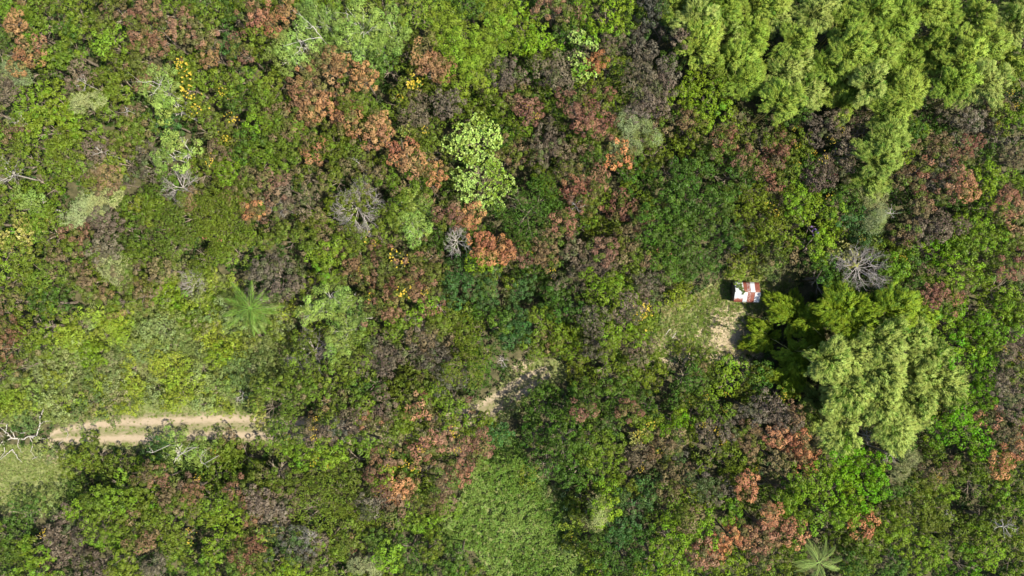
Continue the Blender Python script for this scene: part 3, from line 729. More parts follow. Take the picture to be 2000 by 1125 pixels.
HAND = {
 (1236,266): 'fluffy grey-green tree with soft wispy crown below the mauve-brown grove',
 (1030,412): 'broad dense dome-shaped deep green tree right below the big cream-leafed tree',
 (225,525): 'small silver-grey bushy tree among brown-tinged trees on the left',
 (70,565): 'small bright yellow-green bush standing out near the left edge',
 (1320,583): 'small bright yellow-green bush at the top left of the shed clearing',
 (1256,612): 'small tree covered in golden-yellow flowers left of the shed clearing',
 (820,214): 'mauve ball-shaped tree above the left shoulder of the big cream-leafed tree',
 (1580,430): 'bright green tree carrying one purple flower cluster above the bare tree',
}
RISES = [(1110,850,112,1.5),(1340,460,112,1.4),(1640,930,100,1.6),(1030,412,60,1.3),(1270,180,75,1.0),(1150,228,60,1.1),(1185,610,80,1.0),(1880,770,110,.9),(380,430,90,.8),(1300,1060,70,1.0)]
for c, x, y, r in parse_c(TREES):
    hi = {'r': 7.0, 'o': 7.1, 'q': 7.0, 'w': 6.7, 'm': 6.9, 'n': 6.6, 'l': 7.4, 'h': 7.2, 'k': 7.0, 'b': 6.5, 'v': 6.8, 'y': 6.6, 't': 3.5, 'e': 2.5}.get(c, 6.3)
    if r < 19 and c not in 'te': hi += .35
    if x < 560 and y > 380: hi -= .8
    if x < 520 and 845 < y < 925: hi = 2.5
    if x < 160 and y > 985: hi = 4.2
    if 1370 < x < 1500 and 700 < y < 760: hi = 4.0
    if (x, y) in ((1130,682),(1110,670),(1085,662),(1230,722),(1060,792),(1040,682),(1262,724)): hi = 4.6
    for hx, hy, hr, up in RISES:
        dd = math.hypot(x - hx, y - hy) / hr
        if dd < 1 and c in 'dgvbrmnp': hi += up * (1 - dd * dd) ** .5
    if (x, y) in ((1060,792),(1042,852)): hi = 4.9
    if (x, y) in ((1100,800),(936,822),(950,700),(920,785)): hi = 5.4
    add_tree(c, x, y, r, hi + random.uniform(-.8, .8) * (.6 if x < 560 else 1), 'f' if (x, y) in FINE else None)
    mark(x, y, r)
for c, x, y, r in parse_c(SHRUBS):
    add_tree(c, x, y, r, random.uniform(1.6, 3.0) if c == 'e' else random.uniform(1.7, 3.2)); mark(x, y, r, .8)
mark(490, 602, 52, 1.0); mark(982, 785, 46, 1.0); mark(1030, 735, 50, 1.0); mark(30, 858, 42, 1.0); mark(84, 840, 34, 1.0); mark(110, 885, 26, 1.0); mark(1600, 1098, 44, 1.0)
BAM = parse(BAMBOO)
for x, y in BAM: mark(x, y, 46, .9)
# the two cream-leafed trees
HAND.update({(925,270): 'upper half of the cream-leafed pair, tall pale tree with ragged crown', (946,352): 'lower wider tree of the cream-leafed pair with large pale leaves',
             (1138,92): 'small cream-leafed tree alone near the top, left of the purple-green trees', (1134,126): 'smallest cream-leafed tree tucked under the small cream-leafed tree near the top'})
for x, y, r in ((925,270,50),(946,352,58),(1138,92,27),(1134,126,20)):
    add_tree('p', x, y, r, 7.8); mark(x, y, r)

def region_code(x, y):
    def pick(s): return random.choice(s)
    if x < 520 and y < 560: return pick('gggggbbbdw')
    if x < 560 and 560 <= y < 860: return pick('ggdb')
    if x < 520: return pick('ggggbbbd')
    if x < 960 and y < 360: return pick('ggggddb')
    if x < 900 and y > 700: return pick('ggggggbd')
    if x < 700: return pick('ggggbw')
    if x < 1320 and y < 720: return pick('dddggD')
    if x < 1500 and y < 300: return pick('gggbd')
    if x > 1480 and 850 < y: return pick('gggbbv')
    if x > 1780 and y > 400: return pick('bbvgg')
    if x > 1500 and y < 560: return pick('dddgb')
    if x > 1480 and y < 860: return pick('dddgg')
    return pick('gggddb')

def fringe(poly, step, prob, codes):
    for (x0, y0), (x1, y1) in zip(poly, poly[1:] + poly[:1]):
        for k in range(int(math.hypot(x1 - x0, y1 - y0) / step)):
            f = random.random(); x, y = x0 + (x1 - x0) * f + random.uniform(-16, 16), y0 + (y1 - y0) * f + random.uniform(-16, 16)
            if random.random() < prob and -20 < x < 2020 and -20 < y < 1140 and math.hypot(x - 1460, y - 570) > 50:
                add_tree(random.choice(codes), x, y, random.uniform(9, 18), random.uniform(.7, 1.6))
fringe(MEADOW, 30, .75, 'eets'); fringe(CLEARING, 40, .25, 'eet'); fringe(RUTS, 40, .25, 'ee'); fringe(LEFT_MEADOW, 34, .6, 'ees')
order = np.argwhere(np.ones(GX.shape, bool)); rng.shuffle(order)
scrub_g = poly_mask(SCRUB, GX, GY)
for i, j in order:
    if cover[i, j]: continue
    x, y = float(GX[i, j]), float(GY[i, j])
    if scrub_g[i, j]:
        if random.random() < .5: mark(x, y, 14); continue
        r = random.uniform(13, 24); add_tree(random.choice('stteb'), x, y, r, random.uniform(1.2, 2.8)); mark(x, y, r, 1.0); continue
    near = (GX - x) ** 2 + (GY - y) ** 2 < 26 ** 2
    if cover[near].mean() > .42: continue
    r = random.uniform(36, 50)
    ring = (GX - x) ** 2 + (GY - y) ** 2 < (r * .9) ** 2
    near_open = any(poly_mask(p, GX[ring], GY[ring]).mean() > .08 for p in OPEN)
    if near_open: r = random.uniform(18, 24)
    add_tree(region_code(x, y), x, y, r, 2.0 if x < 520 and 830 < y < 960 else random.uniform(4.2, 6.0) - (2.2 if near_open else 0)); mark(x, y, r, 1.0)

# ------------------------------------------------------------------ blossom on the crowns
def blossom_mesh(mat, n=7, R=.55):
    C = np.stack([rng.normal(0, R * .5, n), rng.normal(0, R * .5, n), rng.uniform(-.1, .15, n)], 1)
    V, F, idx = rosettes(C, np.tile([[0, 0, 1.0]], (n, 1)) + rng.normal(0, .4, (n, 3)), 6, .11, .08, .95, .1, .5)
    me = make_mesh('blossom', V, F, tints(C, idx)); me.materials.append(mat); return me
BLOOM = {'y': [blossom_mesh(M_YELLOW, 9 + 2 * i, .65) for i in range(5)], 'p': [blossom_mesh(M_PINK, 4) for _ in range(2)], 'v': [blossom_mesh(M_PURPLE, 12, .6)]}
def put_blossom(px, py, r, kind):
    best = min(PLACED, key=lambda t: (t[0] - px) ** 2 + (t[1] - py) ** 2 if t[2] > 15 else 1e9)
    bx, by, br, root, zc, fh, R = best
    off = math.hypot(px - bx, py - by) / br
    z = zc + fh * math.sqrt(max(0, 1 - min(off, 1) ** 2)) + .95
    w = at(px, py, z) - Vector((root.location.x, root.location.y, 0))
    w.rotate(Matrix.Rotation(-root.rotation_euler.z, 3, 'Z'))
    o = link('blossom', random.choice(BLOOM[kind]), root, w)
    s = r / 13.0; o.scale = (s, s, 1); o.rotation_euler.z = random.uniform(0, 6.28)
for x, y, r in parse(YELLOW): put_blossom(x, y, r, 'y')
for x, y, r in parse(PINKS): put_blossom(x, y, r, 'p')
put_blossom(1592, 452, 13, 'v')

# ------------------------------------------------------------------ bamboo
def plume_mesh():
    Ln = random.uniform(2.0, 3.8); k = random.randint(60, 100); per = 34; n = k * per
    wide = random.uniform(.5, .95)
    tc = rng.beta(1.3, 1.05, k)
    def curve(t): return .2 + Ln * t, 1.9 * np.sin(t * 2.0) * (1 - .25 * t) - 1.7 * t ** 2
    x, z = curve(tc)
    rad = (.28 + wide * np.sin(tc * PI * .92) ** .8) * np.sqrt(rng.uniform(.1, 1, k)); a = rng.uniform(0, 6.283, k)
    off = np.stack([rng.normal(0, .15, k), np.cos(a) * rad, np.sin(a) * rad * .6], 1)
    Cc = np.stack([x, np.zeros(k), z], 1) + off
    idx = np.repeat(np.arange(k), per)
    sz = rng.uniform(.12, .27, k)
    d = rand_dirs(n); d = unit(d + np.array([.25, 0, .5]) + off[idx] * .5)
    C = Cc[idx] + d * sz[idx][:, None] * rng.uniform(.3, 1.1, (n, 1)) * np.array([2.0, .85, .7])
    D = np.stack([np.full(n, 1.0), off[idx][:, 1] * .9, np.full(n, -.5)], 1) + rng.normal(0, .36, (n, 3)) + d * .3
    N = d + np.array([0, 0, .6]) + rng.normal(0, .45, (n, 3))
    V, F = leaf_arrays(C, D, N, 
        .30 * rng.uniform(.6, 1.4, n), .05 * rng.uniform(.7, 1.3, n), .3, .08)
    tn = np.stack([rng.uniform(0, 1, k)[idx], np.clip(rng.uniform(0, 1, k)[idx] * .6 + .4 * rng.uniform(0, 1, n), 0, 1), rng.uniform(0, 1, n)], 1)
    me = make_mesh('bamboo_plume', V, F, tn); me.materials.append(M_SOFT); return me
PLUMES = [plume_mesh() for _ in range(14)]
def culm_mesh():
    t = Tubes()
    b = random.uniform(.7, 1.3)
    pts = [(0, 0, 0), (.1, 0, 2.5), (.35, 0, 5), (b * .8, 0, 7.2), (b * 1.7, 0, 8.4)]
    t.tube(pts, [.05, .048, .04, .028, .012], 6)
    me = t.mesh('culm'); me.materials.append(M_CULM); return me
CULMS = [culm_mesh() for _ in range(4)]
def bamboo(px, py, i):
    lower = py > 450
    gc = (1690, 700) if lower else (1650, 60)
    top = random.uniform(7.2, 10.2)
    if lower and px < 1600: top = random.uniform(4.4, 5.4)
    if lower and px < 1515: top = 3.2
    p = at(px, py, top * .8)
    root = link('bamboo_clump', None); root.location = (p.x, p.y, 0)
    tag(root, None, 'bamboo', GROUPS['bamboo_clump'])
    say_which_later(root, 'arching light green bamboo clump', px, py)
    out = math.atan2(-(py - (562 if not lower else 640)), px - (1000 if not lower else 1560)) + random.uniform(-.3, .3)
    base = random.choice([(172,192,84), (166,188,82), (156,182,74), (178,194,92)])
    if lower: base = (178,196,88) if py > 640 and px > 1580 else (148,172,52)
    if 1660 < px < 1740 and 260 < py < 380: base = (160,180,86)
    n = random.randint(10, 12)
    for k in range(n):
        a = out + (k - (n - 1) / 2) * ((3.6 if k % 3 else 6.2) / n) + random.uniform(-.35, .35)
        o = link('foliage', random.choice(PLUMES), root, (random.uniform(-.3, .3), random.uniform(-.3, .3), top - random.uniform(1.5, 2.5)))
        s = random.uniform(.42, .64) + .42 * max(0, math.cos(a - out)) ** 2
        if lower and 1600 < px < 1700: s *= 1.15
        if lower and px < 1590: s *= .85
        o.scale = (s * random.uniform(.85, 1.15), s * 1.1, s * random.uniform(.95, 1.4)); o.rotation_euler = (0, 0, a)
        b = random.uniform(.88, 1.12); c = alb(base); o.color = (c[0] * b, c[1] * b, c[2] * b, 1)
        o['accent'] = list(alb((104,138,48))[:3]); o['accent_share'] = random.uniform(.25, .5)
    for k in range(4):
        c = link('culm', random.choice(CULMS), root, (random.uniform(-.3, .3), random.uniform(-.3, .3), 0))
        c.rotation_euler.z = out + random.uniform(-2.4, 2.4); c.scale.z = (top - .8) / 8.4
for i, (x, y) in enumerate(BAM): bamboo(x, y, i)

# ------------------------------------------------------------------ bare trees
def bare_tree(px, py, r, top, label, mat=M_DEAD, flat=.55, nl=9, dens=1.0, name='bare_tree'):
    R = r / S * .95
    p = at(px, py, top * .85)
    root = link(name, None); root.location = (p.x, p.y, 0)
    tag(root, label, 'tree', GROUPS['bare_tree'])
    t = Tubes(); w = .035 + .022 * R
    fork = np.array([0.05, .05, max(top - R * .9, .6)])
    t.tube([(0, 0, -.1), (.05, 0, fork[2] * .5), fork], [w * 1.5, w * 1.2, w], 7)
    tm = t.mesh('bare_trunk'); tm.materials.append(mat); link('trunk', tm, root)
    tw = Tubes()
    def grow(b, d, L, w, lvl):
        d = d / np.linalg.norm(d)
        e = b + d * L; m = b + d * L * .5 + rng.normal(0, L * .06, 3)
        tw.tube([b, m, e], [w, w * .75, w * .5], 5 if lvl < 2 else 3)
        if lvl >= 4 or L < .12: return
        n = (4 if lvl < 2 else 3) if random.random() < dens else 2
        for k in range(n):
            s = random.choice([.5, .75, 1.0]); st = b + (m - b) * (s * 2) if s <= .5 else m + (e - m) * ((s - .5) * 2)
            nd = d + rng.normal(0, .55, 3) + np.array([0, 0, .12])
            grow(st, nd, L * random.uniform(.5, .78), w * .56, lvl + 1)
    for i in range(nl):
        a = i * 6.283 / nl + random.uniform(-.25, .25)
        grow(fork + rng.normal(0, .04, 3), np.array([math.cos(a), math.sin(a), flat * random.uniform(.6, 1.4)]), R * random.uniform(.42, .6), w * .55, 0)
    me = tw.mesh('bare_limbs'); me.materials.append(mat); link('branches', me, root)
    return root
bare_tree(690, 405, 62, 7.6, 'wide bare tree with a spray of grey twigs left of the feathery green tree', nl=12)
bare_tree(890, 470, 38, 7.6, 'narrow pale bare tree standing alone below the big cream-leafed tree', M_BLEACH, 1.0, 8, .8)
bare_tree(1682, 522, 50, 8.2, 'bare grey tree with dense twigs between purple-flowered tree and bamboo', nl=12)
bare_tree(605, 688, 52, 5.6, 'bare tree with a few yellow leaves below the pale feathery trees', nl=11)
bare_tree(348, 366, 40, 6.8, 'tangle of bare grey twigs in the upper left canopy', nl=9)
bare_tree(20, 340, 32, 7.2, 'bleached white dead tree at the left edge of the canopy', M_BLEACH, .6, 7, .5)
bare_tree(605, 1050, 22, 7.0, 'small bare tree among mauve-brown trees near the bottom', nl=8)
bare_tree(550, 408, 24, 6.8, 'small pale bare tree left of the wide bare tree', M_BLEACH, .8, 7, .6)
bare_tree(372, 552, 32, 3.6, 'low grey leafless shrub-like tree above the wide-open palm', nl=8)
bare_tree(38, 238, 22, 7.0, 'thin white dead tree amid yellow-green trees at the upper left', M_BLEACH, .6, 5, .3)
bare_tree(168, 165, 18, 7.2, 'white leafless sapling within the mauve patch in the upper left', M_BLEACH, .6, 5, .4)
bare_tree(200, 298, 18, 7.2, 'white leafless sapling left of the tangle of bare twigs, slightly above', M_BLEACH, .6, 5, .3)
bare_tree(1735, 418, 20, 8.0, 'forked white dead sapling in the grey-green tree above the bamboo', M_BLEACH, .7, 4, .3)
bare_tree(1125, 405, 20, 7.8, 'white leafless branches beside the red tree, right of the dense dome', M_BLEACH, .6, 5, .4)
bare_tree(1740, 888, 24, 7.4, 'white bare branches below the shedside bamboo', M_BLEACH, .7, 5, .4)
bare_tree(1690, 852, 18, 7.6, 'dry bare twigs sticking out under the bamboo edge', M_DEAD, .5, 8, .6)
bare_tree(1845, 1002, 16, 7.2, 'lone white dead sapling in the lower right green canopy', M_BLEACH, .6, 4, .3)
bare_tree(980, 705, 18, 5.4, 'small bare twigs just above the wheel ruts', M_DEAD, .7, 6, .5)
bare_tree(1960, 1030, 24, 7.0, 'thin pale bare tree close to the lower right edge', M_BLEACH, .7, 6, .5)
bare_tree(470, 775, 18, 3.0, 'pale leafless sapling just above the dirt track end', M_BLEACH, .7, 5, .4)

# ------------------------------------------------------------------ white limbs showing in the feathery crowns
def visible_limb(root_px, pts, w, top, label):
    o = link('dead_branch', None); p0 = at(pts[0][0], pts[0][1], top); o.location = (p0.x, p0.y, 0)
    t = Tubes(); P = []
    for i, (x, y) in enumerate(pts):
        z = top + .15 * math.sin(i * 2.1); q = at(x, y, z); P.append((q.x - p0.x, q.y - p0.y, z))
    t.tube(P, np.linspace(w, w * .3, len(P)), 6)
    return o, t, P
def limb_tree(px, py, arms, w, top, label):
    w *= .75
    """a pale dead tree: trunk from the ground and long crooked limbs lying over the crowns"""
    base = at(px, py, top - 1.0)
    root = link('bare_tree', None); root.location = (base.x, base.y, 0); tag(root, label, 'tree', GROUPS['bare_tree'])
    t = Tubes(); t.tube([(0, 0, -.1), (.05, .02, top * .5), (0, 0, top - 1.0)], [w * 1.6, w * 1.4, w * 1.1], 7)
    m = t.mesh('bare_trunk'); m.materials.append(M_BLEACH); link('trunk', m, root)
    for arm in arms:
        t = Tubes(); P = [(0, 0, top - 1.05)]
        for i, (x, y) in enumerate(arm):
            z = top - .5 + .5 * (i + 1) / len(arm); q = at(x, y, z); P.append((q.x - base.x, q.y - base.y, z))
        P = np.array(P); tt = np.linspace(0, len(P) - 1, len(P) * 3)
        Q = np.stack([np.interp(tt, np.arange(len(P)), P[:, c]) for c in range(3)], 1) + rng.normal(0, .05, (len(tt), 3)); Q[0] = P[0]
        t.tube(Q, np.linspace(w, w * .25, len(Q)), 5)
        for k in range(3, len(Q) - 1, 2):
            d = Q[k] - Q[k - 1] + rng.normal(0, .35, 3); e = Q[k] + d * random.uniform(1.0, 2.2)
            t.tube([Q[k], (Q[k] + e) / 2 + rng.normal(0, .05, 3), e], [w * .4, w * .25, w * .1], 4)
        m = t.mesh('bare_limb'); m.materials.append(M_BLEACH); link('branch', m, root)
limb_tree(628, 74, [[(618,60),(600,42),(572,20)],[(604,76),(560,88)],[(612,52),(598,56)]], .055, 8.4, 'white-limbed dead tree reaching through the pale feathery trees at the top')
limb_tree(585, 98, [[(574,108)],[(588,84),(580,76)]], .05, 8.2, 'short white dead limb lower left in the pale feathery trees at the top')
limb_tree(680, 38, [[(676,28),(674,18)]], .04, 8.4, 'thin white dead limb in the top feathery tree above the orange trees')
limb_tree(718, 62, [[(726,56),(736,52)],[(712,68)]], .045, 8.2, 'white dead limb in the right half of the top feathery trees')
limb_tree(812, 172, [[(318,160)],], .01, 6.0, 'x') if False else None
limb_tree(312, 164, [[(300,160),(266,160)],[(306,174),(300,182)],[(318,154)]], .05, 8.0, 'white forked dead limb over the pale feathery tree left of yellow flowers')
limb_tree(325, 192, [[(318,198)]], .04, 7.8, 'short white dead limb just below the forked one at left')
limb_tree(298, 884, [[(284,882)],[(292,872)]], .045, 7.4, 'left white dead limb over the feathery tree below the track')
limb_tree(348, 890, [[(352,878),(346,866)],[(366,876),(388,874)],[(342,900)]], .045, 7.4, 'middle white dead limb over the feathery tree below the track')
limb_tree(398, 906, [[(408,914)],[(392,900),(396,878)]], .045, 7.4, 'right white dead limb over the feathery tree below the track')
limb_tree(640, 588, [[(628,594)],[(646,576),(652,570)]], .05, 7.8, 'white dead limb in the feathery tree above the bare yellow-leafed tree')
limb_tree(850, 598, [[(858,594)],[(842,600)]], .05, 7.6, 'short white dead limb at the lower edge of the yellow-flowered russet trees')
limb_tree(706, 326, [[(700,318),(690,306)]], .045, 7.6, 'single white dead limb over brown-tinged trees below the orange canopy')
limb_tree(250, 216, [[(246,208),(250,228)],[(242,222)]], .04, 7.6, 'white dead limb in the brown-tinged trees at upper left')
limb_tree(460, 770, [[(466,778)]], .03, 3.4, 'short pale dead limb in the scrub above the track end')

# ------------------------------------------------------------------ fallen tree by the left meadow
def fallen_tree():
    b = at(78, 812)
    root = link('fallen_tree', None); root.location = (b.x, b.y, 0)
    tag(root, 'fallen white dead tree with bare branches lying across the track start', 'fallen tree')
    def part(nm, chains):
        t = Tubes()
        for ch, w0, w1 in chains:
            P = np.array([[at(x, y, z).x - b.x, at(x, y, z).y - b.y, z] for x, y, z in ch])
            tt = np.linspace(0, len(P) - 1, len(P) * 4); Q = np.stack([np.interp(tt, np.arange(len(P)), P[:, c]) for c in range(3)], 1)
            Q += rng.normal(0, .035, Q.shape)
            t.tube(Q, np.linspace(w0, w1, len(Q)), 6)
        m = t.mesh('fallen_wood'); m.materials.append(M_BLEACH); link(nm, m, root)
    part('trunk', [([(78,812,1.5),(77,832,1.3),(72,852,1.0),(58,852,.8),(44,858,.6)], .075, .06)])
    part('branch', [([(44,858,.6),(24,856,.7),(6,862,.8),(-12,880,.6)], .09, .04), ([(24,856,.7),(14,846,1.0),(-4,832,1.1)], .06, .02), ([(30,857,.7),(26,848,1),(20,840,1.2)], .05, .015)])
    part('branch', [([(60,852,.8),(70,858,.8),(74,862,.5)], .10, .03), ([(14,828,1.2),(12,842,1.0),(6,860,.8)], .05, .02), ([(18,850,.9),(2,852,1.0),(-10,848,1.1)], .05, .02), ([(6,866,.8),(10,880,.6),(2,894,.4)], .05, .02)])
    part('branch', [([(58,852,.8),(64,866,.7),(60,882,.5),(72,896,.4)], .04, .012), ([(36,858,.7),(34,872,.6),(44,884,.5)], .035, .01), ([(10,862,.8),(-6,868,.7)], .04, .01), ([(70,856,.8),(90,858,.8),(104,850,.9)], .035, .01), ([(76,830,1.3),(92,822,1.4),(104,824,1.3)], .03, .008)])
    part('branch', [([(24,878,.5),(12,888,.5),(0,898,.4)], .05, .02), ([(24,878,.5),(32,890,.5),(42,902,.3)], .05, .02), ([(50,845,.9),(40,846,1.0),(30,842,1.1)], .04, .01), ([(82,810,1.5),(84,798,1.8)], .05, .02)])
    part('branch', [([(82,872,.3),(92,876,.3)], .07, .06), ([(90,882,.3),(110,872,.5),(122,862,.6)], .035, .015), ([(96,868,.4),(112,880,.4),(126,890,.3)], .03, .012), ([(64,896,.3),(74,892,.3)], .03, .02), ([(100,890,.3),(116,894,.3),(130,892,.4)], .03, .012), ([(128,838,.4),(134,850,.4),(128,862,.4)], .03, .012)])
fallen_tree()
def fallen_log(pts, w, label):
    b = at(*pts[0]); root = link('fallen_branch', None)
    t = Tubes(); P = np.array([[at(x, y, .5).x - b.x, at(x, y, .5).y - b.y, .5 + .25 * i] for i, (x, y) in enumerate(pts)])
    tt = np.linspace(0, len(P) - 1, 8); Q = np.stack([np.interp(tt, np.arange(len(P)), P[:, c]) for c in range(3)], 1) + rng.normal(0, .02, (8, 3))
    t.tube(Q, np.linspace(w, w * .5, 8), 6)
    for k in (3, 5): t.tube([Q[k], Q[k] + rng.normal(0, .25, 3) + (Q[-1] - Q[0]) * .15], [w * .4, w * .15], 4)
    m = t.mesh('fallen_wood'); m.materials.append(M_BLEACH)
    bpy.data.objects.remove(root)
    o = link('fallen_branch', m, None, (b.x, b.y, .3)); tag(o, label, 'branch', 'pale fallen branches')
fallen_log([(314,586),(326,580),(331,568)], .06, 'pale fallen branch in scrub between brown-tinged trees and the palm')
fallen_log([(384,614),(394,600),(404,580)], .08, 'thick pale fallen branch just left of the wide-open palm')
fallen_log([(330,590),(332,575)], .05, 'short upright-lying pale branch beside the scrub fallen branch')
fallen_log([(1312,660),(1318,650)], .06, 'pale fallen branch on grass at the lower left of the shed clearing')
fallen_log([(1308,642),(1298,652)], .05, 'second pale fallen branch in the shed clearing, slightly higher')
fallen_log([(465,785),(470,772)], .04, 'thin pale fallen branch in scrub above the track end')

# ------------------------------------------------------------------ palms
def frond_mesh(L=3.1, droop=1.1, n=25):
    t = Tubes()
    u = np.linspace(0, 1, 12)
    R = np.stack([L * u * (1 - .12 * u), 0 * u, .75 * np.sin(u * 1.5) - droop * u ** 2.2], 1)
    t.tube(R, np.linspace(.035, .006, 12), 4)
    V1, F1 = np.concatenate(t.V), np.concatenate(t.F)
    s = np.repeat(np.linspace(.12, .99, n), 2); side = np.tile([-1, 1], n)
    P = np.stack([np.interp(s, u, R[:, c]) for c in range(3)], 1)
    ang = .95 - .45 * s
    D = np.stack([np.cos(ang), side * np.sin(ang), -.25 + 0 * s], 1) + rng.normal(0, .07, (2 * n, 3))
    Ln = .62 * np.sin(np.clip(s * .9 + .15, 0, 1) * PI) ** .7 + .12
    V2, F2 = leaf_arrays(P, D, np.tile([[0, 0, 1.0]], (2 * n, 1)) + np.stack([0 * s, side * .9, 0 * s], 1), Ln, np.full(2 * n, .05), .4, .1, .4)
    V = np.concatenate([V1, V2]); F = np.concatenate([F1, F2 + len(V1)])
    tn = np.concatenate([np.tile([[.9, .6, .6]], (len(F1), 1)), np.stack([rng.uniform(0, 1, 2 * n), rng.uniform(0, 1, 2 * n), rng.uniform(0, 1, 2 * n)], 1)])
    me = make_mesh('palm_frond', V, F, tn); me.materials.append(M_SOFT); return me
FRONDS = [frond_mesh(3.2, 1.0), frond_mesh(3.0, 1.5), frond_mesh(3.3, .7), frond_mesh(2.7, 1.9)]
def palm(px, py, r, top, n, label, col, dry=0):
    p = at(px, py, top); root = link('palm_tree', None); root.location = (p.x, p.y, 0); tag(root, label, 'palm', GROUPS['palm_tree'])
    t = Tubes(); zz = np.linspace(-.1, top, 12); t.tube([(0.05 * math.sin(z), 0.03 * z * 0, z) for z in zz], .13 + .02 * (np.arange(12) % 2) - zz * .004, 8)
    m = t.mesh('palm_trunk'); m.materials.append(M_BARK); link('trunk', m, root)
    for i in range(n):
        f = link('frond', FRONDS[i % 4], root, (0, 0, top)); a = i * 2.39996 + random.uniform(-.3, .3)
        s = r / S / 3.0 * random.uniform(.85, 1.1)
        f.scale = (s, s, s * random.uniform(.7, 1.1)); f.rotation_euler = (random.uniform(-.3, .3), random.uniform(-.4, .35), a)
        c = alb(col); b = random.uniform(.85, 1.15); f.color = (c[0] * b, c[1] * b, c[2] * b, 1); f['accent'] = list(alb((140,160,90))[:3]); f['accent_share'] = .2
        if i < dry:
            f.color = alb((170,150,110)); f['accent'] = list(alb((150,130,90))[:3]); f.rotation_euler = (0, .8, a); f['label'] = 'dry straw-coloured hanging frond'
palm(490, 602, 58, 6.4, 18, 'wide-open green palm in the scrub seen from above', (118,152,64), 2)
palm(1600, 1098, 52, 6.8, 18, 'pale green palm with dry fronds cut by the bottom edge', (154,176,100), 3)

# ------------------------------------------------------------------ shed
def sheet_material():
    m, N, L, P, out = new_mat('rusting_tin')
    oi = N.new('ShaderNodeAttribute'); oi.attribute_type = 'OBJECT'; oi.attribute_name = 'rust'
    lowr = N.new('ShaderNodeAttribute'); lowr.attribute_type = 'OBJECT'; lowr.attribute_name = 'rust_low'
    tc = N.new('ShaderNodeTexCoord'); n1 = N.new('ShaderNodeTexNoise'); n1.inputs['Scale'].default_value = 7; n1.inputs['Detail'].default_value = 8; n1.inputs['Roughness'].default_value = .7
    rn = N.new('ShaderNodeObjectInfo'); mp = N.new('ShaderNodeVectorMath'); mp.operation = 'ADD'
    sc_ = N.new('ShaderNodeMath'); sc_.operation = 'MULTIPLY'; L.new(rn.outputs['Random'], sc_.inputs[0]); sc_.inputs[1].default_value = 37
    L.new(tc.outputs['Object'], mp.inputs[0]); L.new(sc_.outputs[0], mp.inputs[1]); L.new(mp.outputs[0], n1.inputs['Vector'])
    sp = N.new('ShaderNodeSeparateXYZ'); L.new(tc.outputs['Object'], sp.inputs[0])
    g = N.new('ShaderNodeMath'); g.operation = 'MULTIPLY'; L.new(sp.outputs[1], g.inputs[0]); L.new(lowr.outputs['Fac'], g.inputs[1])
    a = N.new('ShaderNodeMath'); a.operation = 'ADD'; L.new(n1.outputs['Fac'], a.inputs[0]); L.new(oi.outputs['Fac'], a.inputs[1])
    a2 = N.new('ShaderNodeMath'); a2.operation = 'ADD'; L.new(a.outputs[0], a2.inputs[0]); L.new(g.outputs[0], a2.inputs[1])
    mr = N.new('ShaderNodeMapRange'); mr.inputs[1].default_value = .90; mr.inputs[2].default_value = 1.12; L.new(a2.outputs[0], mr.inputs[0])
    rr = N.new('ShaderNodeValToRGB'); rr.color_ramp.elements[0].color = (.065, .016, .012, 1); rr.color_ramp.elements[1].color = (.19, .058, .034, 1)
    n2 = N.new('ShaderNodeTexNoise'); n2.inputs['Scale'].default_value = 9; n2.inputs['Detail'].default_value = 5; L.new(mp.outputs[0], n2.inputs['Vector']); L.new(n2.outputs['Fac'], rr.inputs[0])
    mx = N.new('ShaderNodeMixRGB'); L.new(mr.outputs[0], mx.inputs[0]); mx.inputs[1].default_value = (.33, .34, .36, 1); L.new(rr.outputs[0], mx.inputs[2])
    L.new(mx.outputs[0], P.inputs['Base Color']); P.inputs['Roughness'].default_value = .6; P.inputs['Specular IOR Level'].default_value = .3
    return m
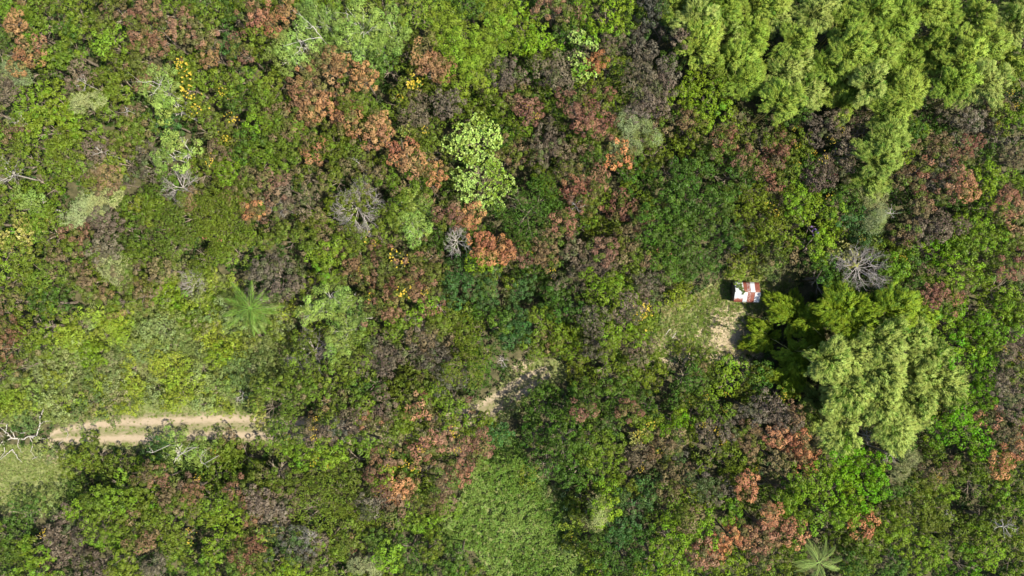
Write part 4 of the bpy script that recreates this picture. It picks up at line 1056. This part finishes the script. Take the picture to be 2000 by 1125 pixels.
def shed():
    Wd, Dp, eave, ridge = 2.72, 2.14, 1.75, 2.25
    c = at(1459.5, 570.5, 2.0)
    root = link('shed', None); root.location = (c.x, c.y, 0); root.rotation_euler.z = math.radians(-1.5)
    tag(root, 'small tin-roofed shed with rusty and white sheets in the clearing', 'shed')
    tin = sheet_material(); wood = bark_material('weathered_boards', (.10, .08, .06, 1), (.2, .17, .13, 1), 3)
    def sheet(x, w, upper, rust, low, skew=0.0, over=0.0):
        n = 13; L_ = Dp / 2 + .14 + over; sl = math.atan2(ridge - eave, Dp / 2)
        u = np.linspace(0, w, n); v = np.linspace(0, L_, 5)
        U, Vv = np.meshgrid(u, v); Z = .018 * np.sin(U / w * 2 * PI * 5)
        Vt = np.stack([U - w / 2 + skew * Vv, -Vv, Z], -1).reshape(-1, 3); Vb = Vt - np.array([0, 0, .006])
        i = np.arange(5 * n).reshape(5, n)
        F = np.stack([i[:-1, :-1], i[1:, :-1], i[1:, 1:], i[:-1, 1:]], -1).reshape(-1, 4)
        k = 5 * n; rim = list(i[0]) + list(i[1:, -1]) + list(i[-1, -2::-1]) + list(i[-2:0:-1, 0])
        R_ = np.array([(rim[a], rim[(a + 1) % len(rim)], rim[(a + 1) % len(rim)] + k, rim[a] + k) for a in range(len(rim))])
        me = make_mesh('roof_sheet', np.concatenate([Vt, Vb]), np.concatenate([F, F[:, ::-1] + k, R_]), smooth=True); me.materials.append(tin)
        o = link('roof_sheet', me, root, (x + w / 2, (.012 if upper else -.012), ridge + .03 + random.uniform(0, .012)))
        o.rotation_euler = (sl + random.uniform(-.012, .012), 0, PI if upper else 0)
        o['rust'] = rust; o['rust_low'] = low
        return o
    x0 = -Wd / 2
    for x, w, ru, lo, lab in ((0, .46, -.1, 0, None), (.44, .46, -.05, 0, None), (.88, .44, .95, 0, 'rust-brown roof sheet'), (1.30, .38, .60, 0, None), (1.66, .50, -.35, 0, 'clean white roof sheet'), (2.14, .56, 1.2, 0, 'dark maroon rusted roof sheet')):
        o = sheet(x0 + x + .01, w, True, ru, lo)
        if lab: o['label'] = lab
    for x, w, ru, lo, lab in ((-.06, .58, -.12, -.85, 'white roof sheet rusted along its lower half'), (.50, .42, -.1, -.8, None), (.90, .48, -.3, -.0, None), (1.36, .40, .62, 0, 'striped rusty roof sheet'), (1.74, .42, .8, 0, None), (2.14, .60, .36, 0, 'pale roof sheet flecked with rust')):
        o = sheet(x0 + x + .01, w, False, ru, lo)
        if lab: o['label'] = lab
    def box(nm, lo, hi, mat):
        x0_, y0, z0 = lo; x1, y1, z1 = hi
        V = [(x0_,y0,z0),(x1,y0,z0),(x1,y1,z0),(x0_,y1,z0),(x0_,y0,z1),(x1,y0,z1),(x1,y1,z1),(x0_,y1,z1)]
        F = [(0,3,2,1),(4,5,6,7),(0,1,5,4),(1,2,6,5),(2,3,7,6),(3,0,4,7)]
        me = make_mesh('board', V, F); me.materials.append(mat); return link(nm, me, root)
    hx, hy = Wd / 2 - .14, Dp / 2 - .1
    for sx_ in (-1, 1):
        for sy_ in (-1, 1): box('post', (sx_ * hx - .05, sy_ * hy - .05, -.1), (sx_ * hx + .05, sy_ * hy + .05, eave - .02), wood)
    n = 9
    for k in range(n):
        a = -hx + .06 + (2 * hx - .12) * k / n; b = a + (2 * hx - .12) / n - .012
        for sy_ in (-1, 1): box('plank', (a, sy_ * hy - .012, -.05), (b, sy_ * hy + .012, eave - .06 - random.uniform(0, .05)), wood)
    n = 7
    for k in range(n):
        a = -hy + .06 + (2 * hy - .12) * k / n; b = a + (2 * hy - .12) / n - .012
        top_ = eave + (ridge - eave) * (1 - abs((a + b) / 2) / (Dp / 2)) - .06
        for sx_ in (-1, 1): box('plank', (sx_ * hx - .012, a, -.05), (sx_ * hx + .012, b, top_), wood)
    box('ridge_beam', (-Wd / 2 + .06, -.03, ridge - .07), (Wd / 2 - .06, .03, ridge - .005), wood)
    # creeper lying over the upper left sheets
    C = []
    path = [(-1.25,.75),(-1.0,.6),(-.8,.7),(-.75,.35),(-.62,.15),(-.55,.3),(-.7,.8),(-.45,-.05),(-.5,-.15),(-1.1,.55),(-.9,.45),(-.65,.5)]
    for x, y in path:
        for _ in range(3):
            xx, yy = x + random.gauss(0, .07), y + random.gauss(0, .07); C.append((xx, yy, ridge + .06 - (ridge - eave) * abs(yy) / (Dp / 2) + random.uniform(0, .06)))
    C = np.array(C); V, F, idx = rosettes(C, np.tile([[0, 0, 1.0]], (len(C), 1)), 7, .13, .09, 1.0, .1, .5)
    me = make_mesh('creeper', V, F, tints(C, idx)); o = link('creeper_vine', me, None, root.location, M_SOFT); o.rotation_euler = root.rotation_euler
    o.color = alb((120,140,80)); o['accent'] = list(alb((150,160,100))[:3]); o['accent_share'] = .3
    tag(o, 'green creeper vine sprawled over the upper left roof sheets of the shed', 'vine')
shed()
write_labels()
bpy.context.view_layer.update()
print('objects', len(SC.objects), 'tris proto', sum(len(m.polygons) * 2 for m in bpy.data.meshes), 'trees', len(PLACED))
